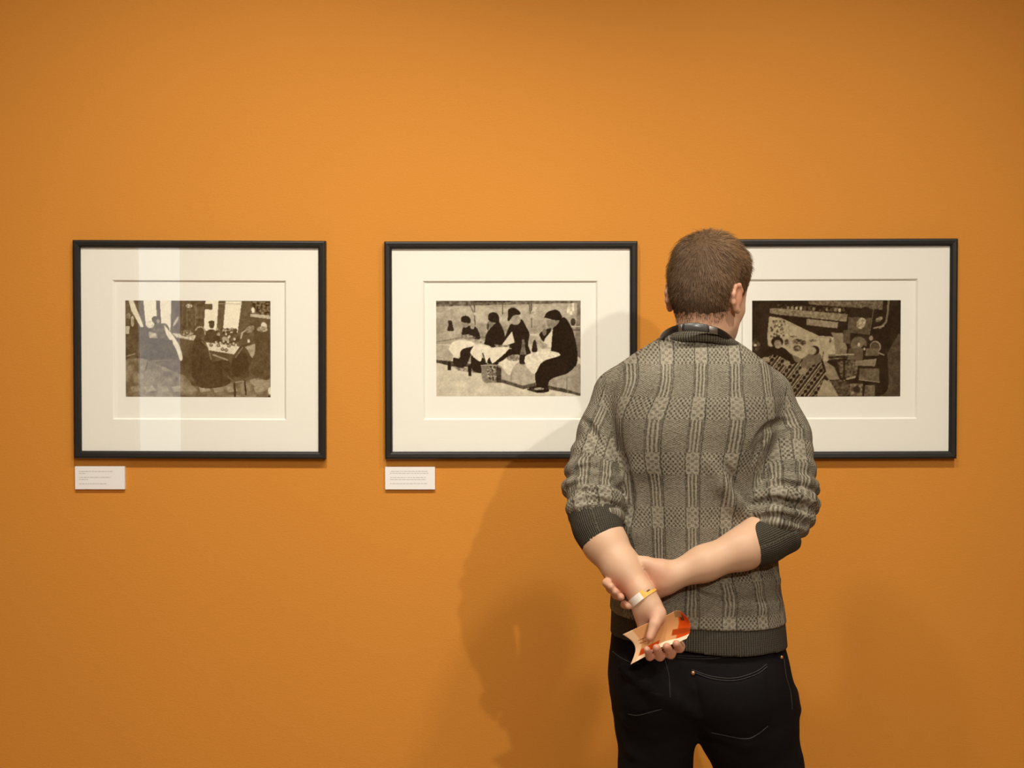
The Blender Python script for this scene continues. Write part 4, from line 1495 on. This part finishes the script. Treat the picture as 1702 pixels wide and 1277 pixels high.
def cuff(pts, rs, cut_in, name='ribbed_cuff'):
    P3 = [W(*p) for p in pts]
    g = Group(chain(P3, rs), .01)
    ax = (P3[-1] - P3[0]); ax /= np.linalg.norm(ax)
    hole = cone(P3[-1] - ax * .006, P3[-1] + ax * .08, cut_in, cut_in)
    g.sub = [hole]; g.ksub = .003
    end = P3[-1].copy(); st = P3[0].copy()
    g.cuts = [lambda P: (P - end) @ ax - .002, lambda P: (st - P) @ ax - .012]
    lo = np.min(P3, 0) - .08; hi = np.max(P3, 0) + .08
    V, Q = polygonise(g, lo, hi, .0026)
    V = relax(V, Q, 1, .3)
    me = np_mesh(name, V, Q)
    u, v, _ = limb_uv(V[Q].reshape(-1, 3), P3)
    uu = u.reshape(-1, 4)
    wr = (uu.max(1) - uu.min(1)) > .1
    uu[wr] = uu[wr].max(1)[:, None]
    set_uv(me, np.stack([uu.reshape(-1), v], 1))
    tag(link(name, me, M['rib'], SW, True), 'dark grey ribbed cuff')


cuff([(984, 850, -.795), (993, 876, -.812), (1003, 902, -.828)], [.0490, .0475, .0440], .0415)
cuff([(1303, 884, -.805), (1272, 898, -.818), (1236, 913, -.835)], [.0440, .0450, .0405], .0385)

# collar band
cpath = []
for k in range(40):
    th = 2 * math.pi * k / 40
    x, y = math.sin(th), -math.cos(th)
    tiltx = W(1100, 555, -.70)[2] - W(1222, 572, -.70)[2]
    zc = W(1160, 560, -.75)[2]
    cpath.append((.372 + .012 + .0715 * x, -.693 + .078 * y, zc - .008 * (1 - y * -1) * 0 - .006 * x - (.030 * (y + 1) if y > -1 else 0)))
cpath = np.array(cpath)
COLG = Group([cone(cpath[i], cpath[(i + 1) % 40], .0085, .0085) for i in range(40)] + [cone(cpath[i] + np.array([0, 0, .009]) - (cpath[i] - np.array([.388, -.693, cpath[i][2]])) * .10, cpath[(i + 1) % 40] + np.array([0, 0, .009]) - (cpath[(i + 1) % 40] - np.array([.388, -.693, cpath[(i + 1) % 40][2]])) * .10, .0055, .0055) for i in range(40)], .008)
V, Q = polygonise(COLG, cpath.min(0) - .02, cpath.max(0) + .03, .0026)
me = np_mesh('ribbed_collar', V, Q)
Lp = V[Q].reshape(-1, 3)
an = np.arctan2(Lp[:, 0] - .388, -(Lp[:, 1] + .693)) * .073
uu = an.reshape(-1, 4); wr = (uu.max(1) - uu.min(1)) > .1; uu[wr] = uu[wr].max(1)[:, None]
set_uv(me, np.stack([uu.reshape(-1), Lp[:, 2]], 1))
tag(link('ribbed_collar', me, M['collar'], SW, True), 'grey ribbed crew collar')

# --- jeans
PEL = Loft([ring(1018, 1022, 1294, -.704, .112), ring(1055, 1016, 1298, -.706, .118), ring(1085, 1013, 1304, -.708, .124), ring(1120, 1014, 1309, -.710, .126), ring(1150, 1018, 1316, -.708, .118),
            ring(1180, 1032, 1312, -.704, .096), ring(1200, 1060, 1285, -.700, .070), ring(1215, 1100, 1230, -.70, .040)], 2.3)
lleg = chain([W(1098, 1130, -.715), W(1092, 1200, -.705), W(1089, 1277, -.695), L_KN, np.array([.285, -.715, .30]), np.array([.285, -.715, .06])], [.095, .0800, .0695, .064, .060, .064])
rleg = chain([W(1222, 1130, -.715), W(1241, 1200, -.705), W(1263, 1277, -.690), R_KN, np.array([.585, -.680, .30]), np.array([.615, -.690, .06])], [.100, .0985, .0835, .068, .062, .066])
butt = [ellip(W(1092, 1150, -.770), (.076, .068, .078)), ellip(W(1222, 1155, -.770), (.086, .070, .080))]
jf = []
for pts, r in (([(1030, 1110, -.80), (1075, 1140, -.838), (1120, 1165, -.835), (1160, 1190, -.815)], .014), ([(1180, 1215, -.79), (1240, 1232, -.800), (1310, 1205, -.76)], .014),
               ([(1200, 1245, -.77), (1260, 1255, -.775), (1325, 1262, -.72)], .011), ([(1040, 1195, -.775), (1090, 1215, -.785), (1140, 1222, -.76)], .011),
               ([(1318, 1150, -.72), (1322, 1180, -.70), (1318, 1205, -.68)], .004), ([(1045, 1250, -.755), (1090, 1262, -.765), (1135, 1250, -.75)], .010)):
    jf.append((ridge(pts, r), .02))
JEANS = Group([Group([PEL.prim, (butt[0], .03), (butt[1], .03)], .03), (Group([Group(lleg, .03), (Group(rleg, .03), .010)], .01), .03)] + jf, .012,
              sub=[cone(L_AN + np.array([0, 0, .0]), L_AN - np.array([0, 0, .1]), .05, .05), cone(R_AN, R_AN - np.array([0, 0, .1]), .05, .05)],
              cuts=[lambda P: .018 - P[:, 2]])
V, Q = polygonise(JEANS, (.12, -.90, .0), (.72, -.54, 1.04), .0036)
V = relax(V, Q, 2, .4)
JN = link('jeans', np_mesh('jeans', V, Q), M['denim'], PERSON, True)
tag(JN, 'black denim jeans with a stitched back pocket')


def on_jeans(px, py, lift=0.0):
    y0, y1 = -.95, -.70
    ys = np.linspace(y0, y1, 400)
    P = np.array([W(px, py, y) for y in ys], np.float32)
    d = JEANS(P)
    i = int(np.argmax(d < 0))
    return W(px, py, ys[max(i, 1)] - lift)


def stitch(pts, r=.00085, n=10):
    pix = catmull(np.array([(p[0], p[1]) for p in pts], float), n)
    path = np.array([on_jeans(x, y, .0008) for x, y in pix])
    path[1:-1] = (path[:-2] + 2 * path[1:-1] + path[2:]) / 4
    return tube(path, r, 5)


# back pocket: a patch lying proud of the seat
def patch(outline_top, outline_bot, nu, nv, lift):
    T = catmull(np.array(outline_top, float), 8); Bt = catmull(np.array(outline_bot, float), 8)
    T = np.array([T[int(round(i))] for i in np.linspace(0, len(T) - 1, nu)]); Bt = np.array([Bt[int(round(i))] for i in np.linspace(0, len(Bt) - 1, nu)])
    V = []
    for j in range(nv):
        f = j / (nv - 1)
        for i in range(nu):
            p = T[i] * (1 - f) + Bt[i] * f
            edge = (i in (0, nu - 1)) or (j in (0, nv - 1))
            V.append(on_jeans(p[0], p[1], -.003 if edge else lift))
    V = np.array(V).reshape(nv, nu, 3)
    for _ in range(3):
        V[1:-1, 1:-1] = (V[1:-1, 1:-1] * 2 + V[:-2, 1:-1] + V[2:, 1:-1] + V[1:-1, :-2] + V[1:-1, 2:]) / 6
    V[1:-1, 1:-1, 1] -= .0012
    Fc = [(j * nu + i, (j + 1) * nu + i, (j + 1) * nu + i + 1, j * nu + i + 1) for j in range(nv - 1) for i in range(nu - 1)]
    return V.reshape(-1, 3), Fc


V, Fc = patch([(1146, 1112), (1180, 1124), (1220, 1127), (1255, 1117), (1277, 1102)], [(1172, 1216), (1200, 1222), (1236, 1229), (1258, 1222), (1284, 1204)], 22, 20, .0022)
pk = link('back_pocket', mesh('back_pocket', V, Fc), M['denim'], JN, True)
parts = [stitch([(1150, 1113), (1182, 1124), (1220, 1127), (1255, 1117), (1274, 1104)]), stitch([(1152, 1117), (1184, 1128), (1220, 1131), (1256, 1121), (1275, 1108)]),
         stitch([(1182, 1218), (1236, 1228), (1258, 1221), (1276, 1207)])]
for v, f in parts:
    link('stitching', mesh('stitching', np.array(v) + np.array([0, -.0022, 0]), f), M['thread'], pk)
V, Fc = patch([(1024, 1122), (1050, 1136), (1085, 1148), (1112, 1152)], [(1042, 1188), (1060, 1189), (1084, 1184), (1112, 1176)], 14, 12, .0018)
pk2 = link('back_pocket', mesh('back_pocket', V, Fc), M['denim'], JN, True)
V, Fc = join([(np.array(v) + np.array([0, -.0018, 0]), f) for v, f in [stitch([(1044, 1187), (1060, 1189), (1084, 1183), (1100, 1179)])]])
link('stitching', mesh('stitching', V, Fc), M['thread'], pk2)
parts = [stitch([(1126, 1090), (1150, 1091), (1185, 1091), (1215, 1085), (1235, 1078)]), stitch([(1126, 1093), (1150, 1095), (1185, 1095), (1217, 1089), (1240, 1081)]),
         stitch([(1018, 1083), (1030, 1092), (1045, 1100), (1062, 1104)]), stitch([(1105, 1096), (1112, 1125), (1114, 1160)]),
         stitch([(1303, 1096), (1307, 1125), (1314, 1150), (1317, 1180)])]
for v, f in parts:
    link('stitching', mesh('stitching', v, f), M['thread'], JN)


def rivet(px, py, r):
    c = on_jeans(px, py, .001)
    V, Fc = tube([c + np.array([0, .003, 0]), c, c + np.array([0, -.0022, 0]), c + np.array([0, -.003, 0])], r, 14, [1, 1, .85, .35], up=(0, 0, 1))
    tag(link('rivet', mesh('rivet', V, Fc), M['copper'], JN, True), 'copper rivet')


rivet(1152, 1119, .0042)
rivet(1299, 1093, .0036)

# shoes
for c0, c1 in (((.285, -.755, .045), (.268, -.585, .036)), ((.615, -.725, .045), (.645, -.560, .036))):
    c0, c1 = np.array(c0), np.array(c1)
    sg = Group([cone(c0, c1, .046, .042), cone(c0, c0 + np.array([0, .03, .035]), .044, .040)], .03, cuts=[lambda P: .001 - P[:, 2]])
    lo = np.minimum(c0, c1) - .08; hi = np.maximum(c0, c1) + .08
    V, Q = polygonise(sg, lo, hi, .006)
    link('shoe', np_mesh('shoe', V, Q), M['leather'], PERSON, True)

# --- wristband round the left wrist
wa = W(1064, 983, -.896); wb = W(1072, 999, -.901)
wax = (wb - wa) / np.linalg.norm(wb - wa)
wax = wax + np.array([.10, .0, .16]); wax /= np.linalg.norm(wax)
wc = (wa + wb) / 2
ws = np.cross(wax, (0, 1, 0)); ws /= np.linalg.norm(ws)
ww = np.cross(wax, ws)


def band(th0, th1, lift, half, n, th=.0009):
    V, Fc = [], []
    for i in range(n + 1):
        a = th0 + (th1 - th0) * i / n
        d = ws * math.cos(a) + ww * math.sin(a)
        # sit on the real surface of the wrist
        R_ = .0275 + lift
        for r_, s_ in ((R_, -half), (R_ + th, -half), (R_ + th, half), (R_, half)):
            V.append(wc + d * r_ + wax * s_)
    for i in range(n):
        for j in range(4):
            Fc.append((i * 4 + j, i * 4 + (j + 1) % 4, i * 4 + 4 + (j + 1) % 4, i * 4 + 4 + j))
    Fc.append((3, 2, 1, 0)); Fc.append((n * 4, n * 4 + 1, n * 4 + 2, n * 4 + 3))
    return V, Fc


V, Fc = band(0, 2 * math.pi, 0, .0075, 48)
WB = link('wristband', mesh('wristband', V, Fc), M['orange_band'], PERSON)
tag(WB, 'orange paper wristband with a white tab')
# the side that faces the camera: find angle whose direction has most -y
cam_a = max(np.linspace(0, 2 * math.pi, 360), key=lambda a: -(ws * math.cos(a) + ww * math.sin(a))[1])
left_sign = 1 if (ws * math.cos(cam_a + .5) + ww * math.sin(cam_a + .5))[0] < (ws * math.cos(cam_a - .5) + ww * math.sin(cam_a - .5))[0] else -1
V, Fc = band(cam_a - left_sign * .02, cam_a + left_sign * 1.15, .0010, .0073, 16)
tag(link('white_tab', mesh('white_tab', V, Fc), M['white_band'], WB), 'white adhesive tab')
V, Fc = band(cam_a - left_sign * .45, cam_a - left_sign * .75, .0010, .0012, 6, .0003)
tag(link('printed_mark', mesh('printed_mark', V, Fc), M['ink_dark'], WB), 'small dark printed mark')

# ------------------------------------------------------------------ leaflet in the left hand
rows = [  # top edge ... bottom lip, each left -> right (px, py, y)
    [(1035, 1055, -.940), (1072, 1038, -.932), (1108, 1023, -.930), (1127, 1015, -.932), (1143, 1027, -.944)],
    [(1050, 1066, -.938), (1077, 1052, -.932), (1110, 1038, -.928), (1132, 1032, -.932), (1147, 1037, -.946)],
    [(1056, 1078, -.938), (1080, 1066, -.934), (1108, 1053, -.930), (1130, 1048, -.936), (1147, 1046, -.950)],
    [(1054, 1090, -.944), (1076, 1080, -.940), (1104, 1066, -.938), (1128, 1060, -.944), (1146, 1053, -.955)],
    [(1048, 1105, -.954), (1070, 1093, -.952), (1098, 1077, -.952), (1122, 1070, -.956), (1141, 1062, -.962)],
]
NU, NV = 72, 56
G = np.array([[W(*p) for p in r] for r in rows])
Gu = np.array([[r[int(round(i))] for i in np.linspace(0, 32, NU)] for r in [catmull(g_, 8) for g_ in G]])
Gv = np.array([[c[int(round(i))] for i in np.linspace(0, 32, NV)] for c in [catmull(Gu[:, k], 8) for k in range(NU)]])  # NU,NV,3
# linear resample to avoid stair steps
def resample(A, n):
    x = np.linspace(0, len(A) - 1, n); i = np.minimum(x.astype(int), len(A) - 2); f = (x - i)[:, None]
    return A[i] * (1 - f) + A[i + 1] * f
Gu = np.array([resample(catmull(g_, 8), NU) for g_ in G])
Gv = np.array([resample(catmull(Gu[:, k], 8), NV) for k in range(NU)])
TH = .0005
V = Gv.reshape(-1, 3)
V2 = V + np.array([0, TH, 0])
i = np.arange(NU * NV).reshape(NU, NV)
Qf = np.stack([i[:-1, :-1], i[:-1, 1:], i[1:, 1:], i[1:, :-1]], -1).reshape(-1, 4)
b0 = NU * NV
rim = []
loop = list(i[0, :]) + list(i[1:, -1]) + list(i[-1, ::-1][1:]) + list(i[::-1, 0][1:-1])
for a_, b_ in zip(loop, loop[1:] + loop[:1]):
    rim.append((a_, a_ + b0, b_ + b0, b_))
Qa = np.concatenate([Qf, Qf[:, ::-1] + b0, np.array(rim)])
leaf = empty('leaflet', W(1092, 1060, -.935))
tag(leaf, 'curled orange and tan leaflet held in the hand behind the back', 'leaflet')
me = np_mesh('sheet', np.concatenate([V, V2]), Qa)
s = np.linspace(0, 1, NU)[:, None] * np.ones((1, NV)); tv = np.ones((NU, 1)) * np.linspace(0, 1, NV)[None]
tan_, org_, whi, dk = (np.array(srgb(*c)[:3]) for c in ((186, 132, 84), (186, 66, 12), (225, 204, 172), (92, 42, 14)))
c = np.empty((NU, NV, 3)); c[:] = tan_
c[(s > .70) & (tv < .80)] = org_
c[(s > .60) & (tv > .45) & (tv < .62)] = dk * .5 + org_ * .5
c[(s > .74) & (s < .84) & (tv > .1) & (tv < .24)] = dk
c[(s > .64) & (s < .80) & (tv < .16)] = tan_ * .55
c[(s < .42) & (tv > .62) & (s > .10)] = org_
c[(tv > .78) & (s > .42)] = whi
c[(tv > .84) & (s <= .42)] = whi * .6 + tan_ * .4
c[(s < .10)] = whi * .35 + tan_ * .65
c[(np.abs(tv - (.30 + .25 * s)) < .012) & (s > .08) & (s < .22)] = dk * .7 + tan_ * .3
c[(np.abs(tv - (.40 + .25 * s)) < .012) & (s > .08) & (s < .20)] = dk * .7 + tan_ * .3
c2 = np.empty((NU, NV, 3)); c2[:] = whi
at = me.color_attributes.new('tone', 'FLOAT_COLOR', 'POINT')
allc = np.concatenate([np.concatenate([c.reshape(-1, 3), c2.reshape(-1, 3)]), np.ones((2 * b0, 1))], 1).astype(np.float32)
at.data.foreach_set('color', allc.ravel())
link('sheet', me, M['photo'], leaf, True)

# ------------------------------------------------------------------ headphones resting round the neck
hp = empty('headphones', W(1155, 548, -.77))
tag(hp, 'black headphones resting around the neck on the sweater collar', 'headphones')
back = [W(1228, 584, -.700), W(1222, 573, -.730), W(1209, 560, -.764), W(1193, 551, -.784), W(1176, 547, -.790), W(1154, 544, -.793), W(1132, 545, -.787), W(1115, 550, -.768), W(1103, 558, -.735), W(1098, 568, -.695)]
fr_r = [np.array([.4520, -.552, 1.500]), np.array([.4640, -.600, 1.535]), np.array([.4680, -.655, 1.562])]
fr_l = [np.array([.3000, -.640, 1.560]), np.array([.3060, -.595, 1.532]), np.array([.3180, -.552, 1.500])]
full = catmull(np.array(fr_r + back + fr_l), 8)


def strap(path, half_h, half_t, round_=.0):
    """flat band following the neck: tall in z, thin radially"""
    P = np.asarray(path)
    cen = np.array([.388, -.69, 0])
    V, Fc = [], []
    n = len(P)
    prof = [(-1, -.6), (-.6, -1), (.6, -1), (1, -.6), (1, .6), (.6, 1), (-.6, 1), (-1, .6)]
    for k in range(n):
        r = P[k] - cen; r[2] = 0; r /= np.linalg.norm(r)
        for a, b in prof:
            V.append(P[k] + r * a * half_t + np.array([0, 0, b * half_h]))
    m_ = len(prof)
    for k in range(n - 1):
        for j in range(m_):
            Fc.append((k * m_ + j, k * m_ + (j + 1) % m_, (k + 1) * m_ + (j + 1) % m_, (k + 1) * m_ + j))
    Fc.append(tuple(range(m_ - 1, -1, -1))); Fc.append(tuple(range((n - 1) * m_, n * m_)))
    return V, Fc


V, Fc = strap(full, .0068, .0038)
link('headband', mesh('headband', V, Fc), M['black_plastic'], hp, True)
pad = catmull(np.array(back), 8)
sel = [p for p in pad if W(1134, 545, -.77)[0] < p[0] < W(1176, 547, -.772)[0]]
V, Fc = strap(np.array(sel) + np.array([0, -.0012, .0005]), .0080, .0048)
tag(link('band_pad', mesh('band_pad', V, Fc), M['grey_pad'], hp, True), 'glossy dark grey pad')
for x0, x1 in ((1176, 1190), (1127, 1133)):
    sel = [p for p in catmull(np.array(back), 24) if W(x0, 545, -.77)[0] < p[0] < W(x1, 547, -.77)[0]]
    V, Fc = strap(np.array(sel) + np.array([0, -.0010, 0]), .0072, .0046)
    tag(link('hinge', mesh('hinge', V, Fc), M['steel'], hp, True), 'brushed metal hinge')
for x, z in ((.318, 1.475), (.452, 1.480)):
    V, Fc = tube([(x, -.557, z), (x, -.537, z), (x, -.525, z), (x, -.522, z)], .033, 28, [1, 1, .92, .6])
    cupo = link('ear_cup', mesh('ear_cup', V, Fc), M['black_plastic'], hp, True)
    V, Fc = tube([(x, -.558, z), (x, -.562, z), (x, -.568, z), (x, -.571, z)], .033, 28, [.9, 1.0, .95, .7])
    link('ear_cushion', mesh('ear_cushion', V, Fc), M['grey_pad'], cupo, True)
